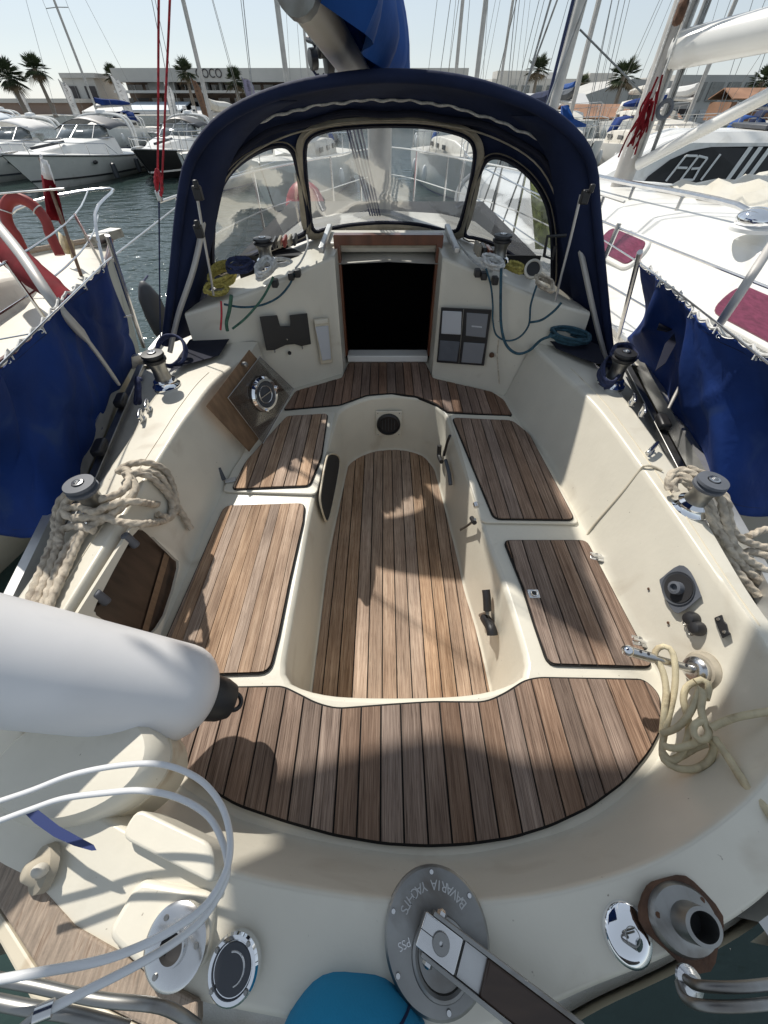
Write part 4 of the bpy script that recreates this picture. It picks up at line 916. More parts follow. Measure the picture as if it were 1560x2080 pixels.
coil('rope_coil', 'navy sheet coil round the port coaming winch', pz(350, 715, -.86), .075, 3, .007, 'ropen', V((0, -.6, .8)), 1.1, .06, False)
coil('rope_coil', 'navy sheet loops hanging outside the port coaming winch', pz(285, 795, -.95), .07, 2.2, .008, 'ropen', V((-.7, -.5, .4)), .6, .05, False, rot=1.3)
coil('rope_coil', 'navy rope heap beside the starboard coaming winch', pz(1232, 765, -.89), .085, 6, .007, 'ropen', V((0, -.2, 1)), .45, .12, False, rot=-.4)
coil('rope_coil', 'navy sheet turned round the starboard coaming winch top', pz(1265, 722, -.80), .055, 3, .008, 'ropen', V((.1, -.3, 1)), 1., .1, False)
coil('rope_coil', 'teal rope heap on the starboard hood corner', pz(1155, 690, -.87), .10, 6, .0065, 'ropet', V((0, -.3, 1)), .45, .15, False, rot=-.3)
coil('rope_coil', 'pale cord loops under the clutches on the port coachroof', pz(570, 535, -.585), .06, 3, .005, 'ropew', V((.1, -.4, 1)), .4, .1, False)
coil('rope_coil', 'yellow rope hank between the starboard coachroof winch and speaker', pz(1045, 548, -.60), .04, 4, .006, 'ropey', V((0, -.4, 1)), .5, .2, rot=-.5)
coil('rope_coil', 'pale braided line piled against the port coachroof winch', pz(540, 552, -.585), .065, 5, .0065, 'ropew', V((.1, -.4, 1)), .5, .25, rot=.9)
coil('rope_coil', 'navy line bunched behind the port coachroof winch', pz(490, 545, -.585), .06, 5, .006, 'ropen', V((.1, -.4, 1)), .6, .25, rot=.2)
coil('rope_coil', 'pale line tangle in front of the starboard coachroof winch', pz(1000, 540, -.575), .055, 5, .006, 'ropew', V((-.1, -.4, 1)), .5, .3, rot=-.6)
coil('rope_coil', 'grey line bundle by the starboard round speaker', pz(1105, 580, -.62), .055, 4, .005, 'rope', V((-.1, -.4, 1)), .5, .3, rot=-.9)
# lines draped over the bulkhead
F_ = lambda P, y: [py(u, v, y) for u, v in P]
rope('draped_line', 'teal line hanging in a long loop across the port bulkhead', [bl(u, v, .02) for u, v in [(596,555),(590,575),(570,600),(545,615),(520,622),(490,624),(455,618)]], .0055, 'ropet', strand=False)
rope('draped_line', 'grey green line falling diagonally down the port bulkhead', [bl(u, v, .03) for u, v in [(555,562),(545,585),(530,610),(500,645),(472,668)]], .006, 'ropeg', strand=False)
rope('draped_line', 'green line hanging at the port hood corner', F_([(470,600),(466,630),(460,655),(462,672)], 2.02), .009, 'ropeg', strand=False)
rope('draped_line', 'red line hanging at the port hood corner', F_([(449,612),(450,640),(448,670)], 2.0), .005, 'roper', strand=False)
rope('draped_line', 'thin dark line hanging in a bight over the starboard instrument panel', [brr(u, v, .03) for u, v in [(987,545),(997,580),(1001,620),(1001,650),(1008,680),(1030,692),(1055,685),(1074,660),(1078,620),(1090,580)]], .005, 'ropet', strand=False)
rope('draped_line', 'thick dark teal line looping from the starboard clutch to the rope heap', [brr(u, v, .04) for u, v in [(1018,545),(1017,600),(1018,660),(1028,700),(1050,718),(1075,712),(1100,690),(1130,680)]], .0075, 'ropet', strand=False)
rope('draped_line', 'grey line sagging across the starboard bulkhead to the hood corner', [brr(u, v, .035) for u, v in [(1075,655),(1100,650),(1125,632),(1140,615)]], .006, 'ropet', strand=False)
rope('hanging_cord', 'short knotted white cord hanging below the starboard key switch', [brr(u, v, .02) for u, v in [(1013,690),(1010,720),(1012,750),(1014,780)]], .004, 'rope', strand=False)
# coachroof clutches and turning blocks (parts of the yacht)
for i in range(5):
    p = py(560+i*10, 497-i*1.5, 2.42); MB().box(p+V((0, 0, .01)), (.016, .09, .035), Matrix.Rotation(.12, 3, 'X')).build('rope_clutch', M[('black', 'tan', 'redring', 'tan', 'black')[i]], Y, bevel=.006)
for i in range(4):
    p = py(970+i*11, 505+i*4, 2.45); MB().box(p, (.022, .13, .05)).build('rope_clutch', M[('tan', 'black', 'wood', 'black')[i]], Y, bevel=.006)
for (u, v) in ((555,555),(590,547),(603,543),(972,540),(985,546),(1008,556)):
    p = (bl if u < 780 else brr)(u, v, .01); p = V((p.x, p.y, -.50-.235*abs(p.x-.03)+.0)); MB().box(p, (.03, .05, .035)).build('line_clip', M['black'], Y, bevel=.005)
a = MB().lathe([(.045, 0), (.045, .02), (.036, .024), (.03, .012), (.0, .01)], mat_to(py(1082, 548, 2.25), V((-.2, -.9, .5))), 24).build('round_speaker', M['offwhite'], Y)
MB().lathe([(.034, .018), (.0, .019)], mat_to(py(1082, 548, 2.25), V((-.2, -.9, .5))), 20, cap=False).build('speaker_cone', M['black'], a)
# white line over the coachroof edges
rope('control_line', 'white control line running over the port coachroof edge to the clutches', [py(623, 478, 2.5), py(625, 500, 2.42), py(612, 530, 2.38), py(600, 545, 2.33)], .005, 'ropew', strand=False)
rope('control_line', 'pale lines running over the starboard coachroof edge', [py(930, 490, 2.7), py(945, 512, 2.55), py(968, 535, 2.4), py(1000, 552, 2.3)], .006, 'ropew', strand=False)
# plywood washboard leaning in the port corner with a clear board and round vent on it
wb = thing('washboard', 'brown varnished plywood washboard leaning in the port corner of the cockpit', 'board', tuple(pz(505, 905, -1.22)))
def plane3(A, B, Cc):
    n = (B-A).cross(Cc-A).normalized()
    return (lambda u, v, o=0.: (lambda r: r*((A+n*o).dot(n)/r.dot(n)))(ray(u, v))), n
A, B, D = pz(508, 914, -1.22), px(420, 825, -.80, .0), px(505, 712, -.66, 0.)
pwf, nw = plane3(A, B, D); sg = -1 if nw.dot(-A) < 0 else 1
pl4 = lambda P, o0, o1: [pwf(u, v, o0*sg) for u, v in P]+[pwf(u, v, o1*sg) for u, v in P]
def pbox(P, o0, o1, nm, m, par, bev=.002):
    n = len(P); return MB().add(pl4(P, o0, o1), [tuple(range(n)), tuple(range(n, 2*n))[::-1]]+[(i, (i+1) % n, n+(i+1) % n, n+i) for i in range(n)]).build(nm, M[m], par, bevel=bev, smooth=0)
pbox([(506,710),(418,825),(506,918),(590,806)], 0, .014, 'board_panel', 'ply', wb)
MB().lathe([(.012, 0), (.012, .02), (.006, .026)], mat_to(pwf(494, 740, .014*sg), nw*sg), 16).build('turn_knob', M['steeld'], wb)
ac = thing('clear_washboard', 'clear acrylic washboard with a chrome round vent leaning on the plywood board', 'board', tuple(pwf(536, 900, .03*sg)))
cP = [(528,724),(463,808),(534,901),(597,790)]
pbox(cP, .024, .032, 'clear_panel', 'acryl', ac, .0)
MB().tube([pwf(u, v, .03*sg) for u, v in cP], .0022, 6, closed=True).build('polished_edge', M['alu'], ac)
Mv = mat_to(pwf(537, 801, .034*sg), nw*sg)
a = MB().lathe([(.088, .0), (.088, .006), (.078, .016), (.066, .016), (.062, .006)], Mv, 40, cap=False).build('vent_rim', M['chrome'], ac, smooth=35)
MB().lathe([(.0, .008), (.062, .008)], Mv, 32, cap=False).build('vent_disc', M['darkgrey'], a)
MB().torus(Mv @ Matrix.Translation((0, 0, .01)), .042, .003, 30).build('vent_ring', M['steel'], a)
MB().box((0, 0, .012), (.08, .006, .005), Mv).build('vent_bar', M['steel'], a)
for t in (0, 2.1, 4.2): MB().lathe([(.01, 0), (.01, .022), (.006, .026)], Mv @ Matrix.Translation((.078*cos(t), .078*sin(t), 0)), 12).build('vent_bolt', M['chrome'], a)
# red tackle (backstay / topping lift) on the port side
tk = thing('red_tackle', 'red rope tackle hanging in front of the port side of the sprayhood', 'rope tackle', tuple(py(323, 400, 2.15)))
A0, A1 = py(323, 385, 2.15), py(331, -60, 2.15)
for dx in (-.006, .012): MB().rope([A0+V((dx, 0, 0)), A0.lerp(A1, .5)+V((dx*1.6, 0, 0)), A1+V((dx*2.2, 0, 0)), A1+(A1-A0)*1.5+V((dx*3, 0, 0))], .0042, strand=False).build('red_line', M['roper'], tk)
MB().rope([py(323, 400, 2.15), py(316, 370, 2.14), py(320, 345, 2.13), py(329, 380, 2.14), py(324, 402, 2.15)], .006).build('hitch', M['roper'], tk)
MB().tube([py(323, 405, 2.15), py(324, 560, 2.13), py(326, 690, 2.10)], .0035, 6).build('tail_line', M['ropen'], tk)
MB().box(py(323, 398, 2.15), (.02, .02, .04)).build('shackle', M['steel'], tk, bevel=.004)

# ================================================================ MAST, BOOM, SAIL COVER
mz = V((-.03, 3.7, -.62))
MB().tube([mz, mz+V((0, .0, 12))], [.085, .07], 20).build('mast', M['mast'], Y, smooth=60)
bm_ = thing('boom', 'cream boom with black mainsheet blocks above the sprayhood', 'boom', (0, 3.6, .05))
b0, b1 = py(757, 196, 3.62), py(620, -10, 2.0)
b1 = b0+(b1-b0)*1.04
MB().tube([b0, b1], [.062, .062], 16).build('boom_spar', M['offwhite'], bm_, smooth=50)
MB().lathe([(.07, 0), (.07, .05), (.03, .06)], mat_to(b1, b1-b0), 16).build('boom_end', M['steeld'], bm_)
db = (b1-b0).normalized()
for f, sgn, (u, v) in ((.5, 1, (652, 95)), (.5, 1, (636, 120)), (.5, 1, (668, 130))):
    p = py(u, v, 3.15); a = MB().lathe([(.03, -.02), (.045, -.018), (.045, .018), (.03, .02)], mat_to(p, V((1, .3, .1))) @ Matrix.Diagonal((1.5, .9, 1, 1)), 20).build('mainsheet_block', M['black'], bm_, bevel=.003)
MB().tube([py(625, 80, 3.15), b0.lerp(b1, .62)], .012, 8).build('block_strap', M['black'], bm_)
for i, (u, v) in enumerate(((634,140),(645,150),(656,150),(668,150),(678,148))):
    MB().tube([py(u, v, 3.15), py(u+62-i*3, v+90, 3.13), py(752+i*5, 438, 3.3)], .006, 6).build('mainsheet_fall', M['ropen'], bm_)
MB().tube([py(585, 0, 3.0), py(615, 45, 3.05), py(640, 95, 3.15)], .006, 6).build('boom_line', M['ropen'], bm_)
MB().tube([py(650, 30, 2.7), py(662, 95, 3.0), py(700, 160, 3.4)], .005, 6).build('boom_line', M['ropen'], bm_)
# cover: hangs over the furled sail lying on the boom
rows = []
rs = random.Random(5)
for i in range(15):
    t = i/14; c = b0.lerp(b1, t)+V((0, 0, .02)); h = .50-.06*t; w = .15+.02*sin(i*2.)
    side = V((-db.y, db.x, 0)).normalized()
    sec = [(.30, -.10), (-.05, .05), (-.30, .22), (-.30, .5), (-.05, .85), (.35, 1.), (.75, .86), (1.2, .5), (1.45, .2), (1.5, -.05), (1.2, -.24)]
    rows.append([c+side*(x*w*(1+.08*sin(i*1.7+k)))+V((0, 0, z*h*(1+.04*sin(i*1.3+k*2.1)))) for k, (x, z) in enumerate(sec)])
rows = [catmull(r_, 3) for r_ in rows]
cols = list(zip(*rows)); cols = [catmull(list(c_), 3) for c_ in cols]; rows = [list(r_) for r_ in zip(*cols)]
mc = MB().loft(rows); n_ = len(rows[0]); mc.add(rows[-1], [tuple(range(n_))]).add(rows[0], [tuple(range(n_))[::-1]])
mc.build('sail_cover', M['saxe'], None, smooth=70, label='blue canvas sail cover laced over the furled mainsail on the boom', cat='sail cover', loc=tuple(b0.lerp(b1, .5)))
for (u, v, u2, v2) in ((786,-5,790,85),): rope('cover_lanyard', 'thin white lanyard hanging on the side of the blue sail cover', [py(u, v, 2.9), py(788, 50, 2.9), py(792, 85, 2.95)], .003, 'ropew', strand=False)
# ================================================================ WATER, LIFELINES, WEATHER CLOTHS
def water_mat():
    m = bpy.data.materials.new('harbour_water'); m.use_nodes = True; n = m.node_tree; L = n.links; b = n.nodes['Principled BSDF']
    b.inputs['Base Color'].default_value = (.028, .050, .046, 1); b.inputs['Roughness'].default_value = .10; b.inputs['IOR'].default_value = 1.33
    tc = n.nodes.new('ShaderNodeTexCoord'); mp = n.nodes.new('ShaderNodeMapping'); mp.inputs['Scale'].default_value = (1, 1.5, 1); L.new(tc.outputs['Object'], mp.inputs[0])
    h = None
    for sc, st, di in ((1.3, .6, .16), (5, .5, .045), (18, .3, .010)):
        x = n.nodes.new('ShaderNodeTexNoise'); x.inputs['Scale'].default_value = sc; x.inputs['Detail'].default_value = 3; L.new(mp.outputs[0], x.inputs['Vector'])
        bp = n.nodes.new('ShaderNodeBump'); bp.inputs['Strength'].default_value = st; bp.inputs['Distance'].default_value = di; L.new(x.outputs['Fac'], bp.inputs['Height'])
        if h: L.new(h, bp.inputs['Normal'])
        h = bp.outputs[0]
    L.new(h, b.inputs['Normal']); return m
MB().add([V((-900, -100, WATER)), V((900, -100, WATER)), V((900, 1500, WATER)), V((-900, 1500, WATER))], [(0, 1, 2, 3)]).build('water', water_mat(), None, smooth=0, kind='structure')
# yacht's lifelines + stanchions
def onl(u, v, z): return pz(u, v, z)
for P, w in (([(-20,440,-.40),(45,520,-.47),(110,615,-.60),(180,695,-.78),(242,782,-1.02)], .016), ([(1575,485,-.42),(1520,570,-.52),(1460,660,-.70),(1418,715,-.83),(1358,830,-1.03)], .013)):
    p = [pz(*q)*.9 for q in P]; r = [w*1.35, w*1.3, w*1.2, w*.6, w*.45]
    MB().tube(catmull(p, 4), [r[min(i//4, 4)] for i in range(17)], 10).build('stanchion', M['mast'], Y, smooth=60)
st = [px(235, 560, -1.0, -.25), px(288, 705, -1.0, -.25)]
MB().tube([pz(218, 478, -.42), pz(292, 705, -1.02)], .012, 8).build('stanchion', M['steel'], Y)
MB().tube([pz(1300, 512, -.44), pz(1255, 690, -1.02)], .012, 8).build('stanchion', M['steel'], Y)
def line(P, r=.0035, m='steel', nm='lifeline'): return MB().tube(P, r, 6).build(nm, M[m], Y)
line([pz(-60, 800, -.52), pz(215, 532, -.53), py(420, 372, 3.6), py(560, 328, 6)]); line([pz(-60, 700, -.8), pz(270, 640, -.8)])
line([pz(1640, 800, -.52), pz(1308, 540, -.53), py(1120, 420, 3.6), py(1010, 350, 6)])
# weather cloths: laced to the lifeline, pleated
def cloth(nm, label, top, bot, m, amp, seed, hole=None, nx=90, ny=36):
    T = resample(catmull(top, 8), nx); B = resample(catmull(bot, 8), nx); rs = random.Random(seed); ph = [rs.uniform(0, 6) for _ in range(5)]
    rows = []
    for j in range(ny):
        t = j/(ny-1); r = []
        for i in range(nx):
            s = i/(nx-1); p = T[i].lerp(B[i], t)
            d = (T[min(i+1, nx-1)]-T[max(i-1, 0)]).normalized(); n = V((d.y, -d.x, .1)).normalized()
            k = amp*(sin(9*s*2+t*3+ph[0])*.5+sin(23*s+t*5*(1-s)+ph[1])*.3+sin(41*s-t*4+ph[2])*.15)*(0.25+sin(pi*min(1, t*1.05)))+amp*1.2*sin(6*s*t+ph[3])*t*(1-t)+.016*(1-abs(sin(7*s+3.5*t+ph[4])))**5-.014*(1-abs(sin(5*s-4.2*t+ph[2])))**5*t
            r.append(p+n*k+V((0, 0, -.012*abs(sin(i*pi/6)) if j == 0 else 0)))
        rows.append(r)
    t_ = thing(nm, label, 'weather cloth', tuple(T[nx//2]))
    MB().loft(rows).build('cloth_panel', M[m], t_, solid=.003, smooth=80)
    for jj in (2, ny-3): MB().tube([p*.998 for p in rows[jj]], .0016, 5).build('stitched_hem', M['navy'], t_)
    MB().tube([r_[nx//2]*.998 for r_ in rows], .002, 5).build('panel_seam', M['navy'], t_)
    for k in range(6, nx-4, 15):
        MB().torus(mat_to(rows[1][k]*.996, rows[1][k]*-1), .006, .0018, 12, 6).build('eyelet', M['steel'], t_)
        p = rows[0][k]; q = p+V((0, 0, .014)); MB().tube(catmull([p+V((.006, 0, -.015)), q+V((0, .01, 0)), p+V((-.008, 0, -.012))], 4), .003, 6).build('lacing', M['ropew'], t_)
    MB().tube([p+V((0, 0, .008)) for p in rows[0]], .005, 6).build('hem_rope', M['ropew'], t_)
    return t_, rows
cloth('port_weather_cloth', 'navy blue weather cloth laced to the lifeline on the left side of the yacht',
      [pz(218, 532, -.54), pz(150, 590, -.54), pz(70, 668, -.54), pz(0, 752, -.54), pz(-90, 850, -.54)],
      [pz(276, 728, -1.06), pz(222, 830, -1.06), pz(180, 930, -1.06), pz(105, 1082, -1.06), pz(-60, 1072, -1.25)], 'blue', .045, 3)
sbc, _r = cloth('starboard_weather_cloth', 'royal blue weather cloth with torn wind holes on the right side of the yacht',
      [pz(1307, 538, -.54), pz(1380, 600, -.54), pz(1440, 660, -.54), pz(1500, 690, -.54), pz(1600, 745, -.54)],
      [pz(1272, 700, -1.06), pz(1340, 800, -1.06), pz(1400, 890, -1.06), pz(1480, 1035, -1.06), pz(1640, 1040, -1.2)], 'blue', .05, 9)
# two dark sheets on the starboard cloth, painting the shade inside its slits
for P, lab in (([(1345,640),(1352,632),(1368,645),(1374,665),(1355,672),(1335,668)], 'left'),):
    for Pq in ([(1345,640),(1352,632),(1368,645),(1374,665),(1355,672),(1335,668)], [(1350,700),(1368,680),(1372,700),(1350,740),(1330,755)]):
        q = [pz(u, v, -.74)*.955 for u, v in Pq]; MB().add(q, [tuple(range(len(q)))]).build('slit_shade', M['navy2'], sbc, solid=.006, smooth=0)
# yacht's bow: pulpit, lifeline stanchions, windlass
for (x, y) in ((-1.38, 3.2), (-1.18, 4.5), (-.62, 5.9), (1.46, 3.2), (1.28, 4.5), (.74, 5.9)):
    MB().tube([V((x, y, -1.0)), V((x, y, -.42))], .012, 8).build('stanchion', M['steel'], Y)
for sx in (-1, 1):
    xs = [(x*sx+.05, y) for x, y in ((1.46, 3.0), (1.22, 4.5), (.68, 5.9), (.32, 6.8), (.0, 7.25))]
    MB().tube(catmull([V((x, y, -.42)) for x, y in xs], 4), .008, 6).build('lifeline', M['white'], Y)
    MB().tube(catmull([V((x, y, -.70)) for x, y in xs], 4), .005, 6).build('lifeline', M['white'], Y)
    MB().tube([V((.36*sx+.05, 6.7, -1.05)), V((.38*sx+.05, 6.7, -.42))], .014, 8).build('pulpit_leg', M['steel'], Y)
MB().box((.05, 5.8, -1.0), (.5, .5, .07)).build('fore_hatch', M['white'], Y, bevel=.02)
MB().tube([V((.42, 3.6, -.66)), V((.95, 4.9, -.98))], .03, 10).build('spinnaker_pole', M['whitep'], Y)
# ================================================================ NEIGHBOURS
def hullmesh(L, B, fs, fb, d=.4, tr=.85, n=22, rake=.9, flare=.0):
    """stern at y=0, bow at y=L, z=0 is water. returns rows (deck edge -> keel -> deck edge), sheer fn"""
    rows = []
    for i in range(n+1):
        t = i/n; half = B/2*(tr+(1-tr)*min(1, t/.35)**.7)*(1-max(0, (t-.42)/.58)**2.3)
        half = max(half, .02); zs = fs+(fb-fs)*t**1.6; yb = lambda z: t*L-rake*(t**3)*(1-max(z, -.3)/zs)*.8
        r = [(half, zs), (half*(1-flare*.5*t)*.985, zs*.6), (half*(1-flare*t)*.95, zs*.28), (half*(1-flare*1.2*t)*.86, .0), (half*.5*(1-flare*t), -d*.7), (0, -d)]
        full = [(-x, z) for x, z in r]+[(x, z) for x, z in r[::-1][1:]]
        rows.append([V((x, yb(z), z)) for x, z in full])
    return rows
def place(root, x, y, rz):
    root.location = (x, y, WATER); root.rotation_euler = (0, 0, rz)
def local(nm, label, cat, group=None):
    o = thing(nm, label, cat, (0, 0, 0), group); return o
def deck_of(rows, drop=.03, camber=.08, inset=.04):
    out = []
    for r in rows:
        a, b = r[0], r[-1]; w = max(b.x-a.x-2*inset, .02); c = (a+b)/2
        out.append([V((c.x+w*(k/6-.5), c.y, c.z-drop+camber*(1-(2*k/6-1)**2)*min(1, w/1.))) for k in range(7)])
    return out
def trunk(rows_def, m, nm, par):
    """cabin trunk from stations (y, half, z0, z1, slope)"""
    rows = []
    for y, h, z0, z1, s in rows_def:
        rows.append([V((-h, y, z0)), V((-h+s*.8, y, z1-.05)), V((-h+s*1.2, y, z1)), V((0, y, z1+.06)), V((h-s*1.2, y, z1)), V((h-s*.8, y, z1-.05)), V((h, y, z0))])
    mb = MB().loft(rows); mb.add(rows[0], [tuple(range(7))]).add(rows[-1], [tuple(range(7))[::-1]]); return mb.build(nm, M[m], par, smooth=35, bevel=.02)
def sailboat(label, L=9., B=3., hm='white', dm='offwhite', cm='saxe', mast=12.5, mm='mast', group='sailing boats moored across the basin', name='moored_sailboat'):
    o = local(name, label, 'sailboat', group)
    rows = hullmesh(L, B, .95, 1.25); mb = MB().loft(rows); mb.add(rows[0], [tuple(range(len(rows[0])))]); mb.build('hull', M[hm], o, smooth=50)
    mb = MB().loft([[p for p in (r[1]*.999+V((-.01, 0, .02)), r[2]+V((-.01, 0, .04)))] for r in rows]); 
    MB().loft([[r[3]+V((-.012, 0, -.02)), r[3]+V((-.012, 0, .09))] for r in rows]).build('boot_stripe', M['decal'], o)
    MB().loft([[r[-4]+V((.012, 0, -.02)), r[-4]+V((.012, 0, .09))] for r in rows]).build('boot_stripe', M['decal'], o)
    MB().loft(deck_of(rows)).build('deck', M[dm], o, smooth=50)
    t = trunk([(L*.28, B*.30, .9, 1.42, .1), (L*.45, B*.31, .95, 1.5, .1), (L*.62, B*.24, 1.0, 1.45, .1), (L*.72, B*.15, 1.05, 1.2, .1)], dm, 'cabin_trunk', o)
    for s in (-1, 1):
        for k in range(3):
            y = L*(.33+.11*k); x = s*(B*.31-.035-.012*k*k); MB().box((x, y, 1.24), (.04, .5, .14)).build('cabin_window', M['glassd'], t, bevel=.01)
    MB().loft([[V((-B*.28, L*.27, 1.35)), V((-B*.2, L*.26, 1.85)), V((0, L*.25, 1.95)), V((B*.2, L*.26, 1.85)), V((B*.28, L*.27, 1.35))], [V((-B*.26, L*.36, 1.45)), V((-B*.18, L*.34, 1.8)), V((0, L*.34, 1.9)), V((B*.18, L*.34, 1.8)), V((B*.26, L*.36, 1.45))]]).build('sprayhood', M[cm], o, solid=.01)
    ms = MB().tube([V((0, L*.58, 1.3)), V((0, L*.57, 1.3+mast))], [.085, .06], 10).build('mast', M[mm], o, smooth=60)
    for f in (.42, .7): MB().tube([V((-.9, L*.575, 1.3+mast*f-.03)), V((0, L*.575, 1.3+mast*f)), V((.9, L*.575, 1.3+mast*f-.03))], .022, 6).build('spreader', M[mm], ms)
    for P in ([V((0, L*.57, 1.3+mast)), V((0, L*.99, 1.25))], [V((0, L*.57, 1.3+mast)), V((0, .1, 1.1))], [V((0, L*.575, 1.3+mast)), V((-.9, L*.575, 1.3+mast*.7)), V((-.9, L*.575, 1.3+mast*.42)), V((-B*.47, L*.56, 1.05))], [V((0, L*.575, 1.3+mast)), V((.9, L*.575, 1.3+mast*.7)), V((.9, L*.575, 1.3+mast*.42)), V((B*.47, L*.56, 1.05))]):
        MB().tube(P, .011, 5).build('stay', M['steeld'], o)
    MB().tube([V((0, L*.57, 2.15)), V((0, L*.18, 2.25))], .07, 8).build('boom', M['mast'], o)
    MB().tube(catmull([V((0, L*.56, 2.5)), V((0, L*.5, 2.4)), V((0, L*.35, 2.38)), V((0, L*.19, 2.3))], 3), [.13, .15, .17, .18, .17, .16, .16, .15, .12, .08], 8).build('boom_cover', M[cm], o)
    for s in (-1, 1):
        MB().tube([V((s*(abs(r[0].x)-.05), r[0].y, r[0].z+.6)) for r in rows[1:]], .012, 5).build('lifeline', M['steel'], o)
        for i in range(2, 22, 4): MB().tube([V((s*(abs(rows[i][0].x)-.05), rows[i][0].y, rows[i][0].z)), V((s*(abs(rows[i][0].x)-.05), rows[i][0].y, rows[i][0].z+.6))], .014, 5).build('stanchion', M['steel'], o)
    for s in (-1, 1):
        for f in (.35, .6): MB().sphere((s*(B/2+.1), L*f, .55), .11, 8, 6, (1, 1, 2.4)).build('fender', M['whitep'], o)
    return o
# ---- port neighbour: cream ketch-like yacht, bow forward
pn = local('neighbour_yacht', 'cream sailing yacht moored alongside on the left, its bow pointing away', 'sailboat')
rows = hullmesh(8.2, 3.1, 1.12, 1.28, rake=.6); MB().loft(rows).build('hull', M['offwhite'], pn, smooth=50)
MB().loft(deck_of(rows)).build('deck', M['gel'], pn, smooth=50)
for s, ix in ((1, -1), (-1, 0)): MB().tube([r[ix]+V((0, 0, .03)) for r in rows], .028, 6).build('toerail', M['wood' if s > 0 else 'oldwood'], pn)
t = trunk([(2.4, .95, 1.05, 1.55, .10), (5.0, .95, 1.05, 1.50, .10), (6.0, .75, 1.1, 1.42, .10), (6.6, .45, 1.15, 1.30, .10)], 'offwhite', 'cabin_trunk', pn)
for k, yy in enumerate((3.6, 4.7)): 
    w = MB().box((.925, yy, 1.29), (.03, .62, .22)).build('cabin_window', M['alu'], t, bevel=.05); MB().box((.935, yy, 1.29), (.03, .54, .15)).build('window_pane', M['glassg'], w, bevel=.04)
MB().tube([V((0, 4.3, 1.5)), V((0, 4.3, 12))], .09, 12).build('mast', M['mast'], pn)
for i in range(3, 22, 4):
    p = rows[i][-1]; MB().tube([p, p+V((-.04, 0, .46))], .014, 6).build('stanchion', M['steel'], pn)
for h in (.24, .45): MB().tube([r[-1]+V((-.04, 0, h)) for r in rows[1:]], .007, 6).build('lifeline', M['steel'], pn)
MB().tube(catmull([rows[19][-1]+V((0, 0, 0)), rows[20][-1]+V((0, .1, .38)), rows[22][-1]+V((0, .35, .44)), rows[20][0]+V((0, .1, .38)), rows[19][0]], 5), .016, 8).build('pulpit', M['steel'], pn)
MB().box(rows[22][-1]+V((0, -.1, .06)), (.16, .5, .08)).build('bow_roller', M['steeld'], pn)
MB().box((0, 6.5, 1.33), (.5, .5, .06)).build('fore_hatch', M['whitep'], pn, bevel=.02)
place(pn, -5.0, -1.25, -.25); pn.scale = (1, .84, 1)
rr = []
for i in range(14):
    t_ = i/13; c = V((-3.15+1.36*t_, 3.62-1.28*t_, -.74-.10*t_)); w_ = .060+.025*sin(pi*min(1, t_*1.2))
    rr.append([c+V((x*w_*.7*(1+.15*sin(i*1.9+k)), x*w_*.7, z*w_*(1+.2*sin(i*1.3+k*1.7)))) for k, (x, z) in enumerate(((-1, -.6), (-1.1, .4), (-.4, 1.), (.4, 1.05), (1., .3), (1.15, -1.), (.9, -2.2), (.2, -2.1), (-.3, -1.3)))])
rr = [catmull(r, 2, True) for r in rr]; mb = MB().loft(rr, closed=True); k_ = len(rr[0]); mb.add(rr[0], [tuple(range(k_))]); mb.add(rr[-1], [tuple(range(k_))])
mb.build('red_sail_bag', M['red'], None, smooth=70, label='dark red sail cover lying along the cabin edge of the left yacht', cat='sail cover', loc=(-2.4, 3.0, -.8))
# dark fender between the two yachts at the neighbour's bow
f_ = thing('small_fender', 'small dark grey fender hanging off the cream neighbouring yacht', 'fender', tuple(py(318, 640, 3.7)))
MB().lathe([(.0, -.26), (.05, -.24), (.09, -.15), (.10, 0), (.09, .15), (.05, .24), (.02, .28)], Matrix.Translation(py(318, 640, 3.7)), 18).build('fender_body', M['darkgrey'], f_, smooth=60)
MB().tube([py(318, 640, 3.7)+V((0, 0, .27)), py(300, 560, 3.9)], .008, 6).build('lanyard', M['ropen'], f_)
# lifebuoy (faded red horseshoe) and ensign on a staff at the neighbour's rail
cb_ = py(57, 455, 4.1); hb = thing('horseshoe_lifebuoy', 'faded red horseshoe lifebuoy hung on the rail of the left yacht', 'lifebuoy', tuple(cb_))
Mh = mat_to(cb_, V((.35, -1, .35)), V((0, 0, 1)))
arc = [Mh @ V((.20*sin(a), .23*cos(a)+.02, 0)) for a in [radians(-120+240*i/24) for i in range(25)]]
arc = [Mh @ V((x, y, 0)) for x, y in [(.135, -.24)]]+[Mh @ V((.145*cos(a), .175*sin(a), 0)) for a in [radians(-25+230*i/20) for i in range(21)]]+[Mh @ V((-.135, -.24, 0))]
MB().tube(catmull(arc, 2), .042, 12).build('buoy_body', M['redring'], hb, smooth=60)
for f in (6, 16): MB().torus(mat_to(arc[f], arc[f+1]-arc[f]), .045, .005, 16, 6).build('band', M['ropew'], hb)
MB().tube([Mh @ V((-.3, .20, .03)), Mh @ V((.4, .22, .03))], .007, 8).build('rail_tube', M['steel'], hb)
fl_ = thing('red_ensign', 'white and red flag furled on a wooden staff aboard the left yacht', 'flag', tuple(py(165, 560, 4.2)))
MB().tube([py(165, 560, 4.2), py(82, 322, 4.6)], .016, 8).build('flag_staff', M['ply'], fl_)
fr_ = []
for j in range(10):
    t = j/9; c = py(82+24*t, 312+130*t, 4.55-.1*t); w = .03+.12*sin(min(1, t*1.25)*pi*.6)
    fr_.append([c+V((w*(k/6-.35), .03*sin(k*1.6+t*3), -.01*k)) for k in range(7)])
MB().loft(fr_[:4]).build('white_stripe', M['whitep'], fl_, solid=.004); MB().loft(fr_[3:]).build('red_stripe', M['red'], fl_, solid=.004)
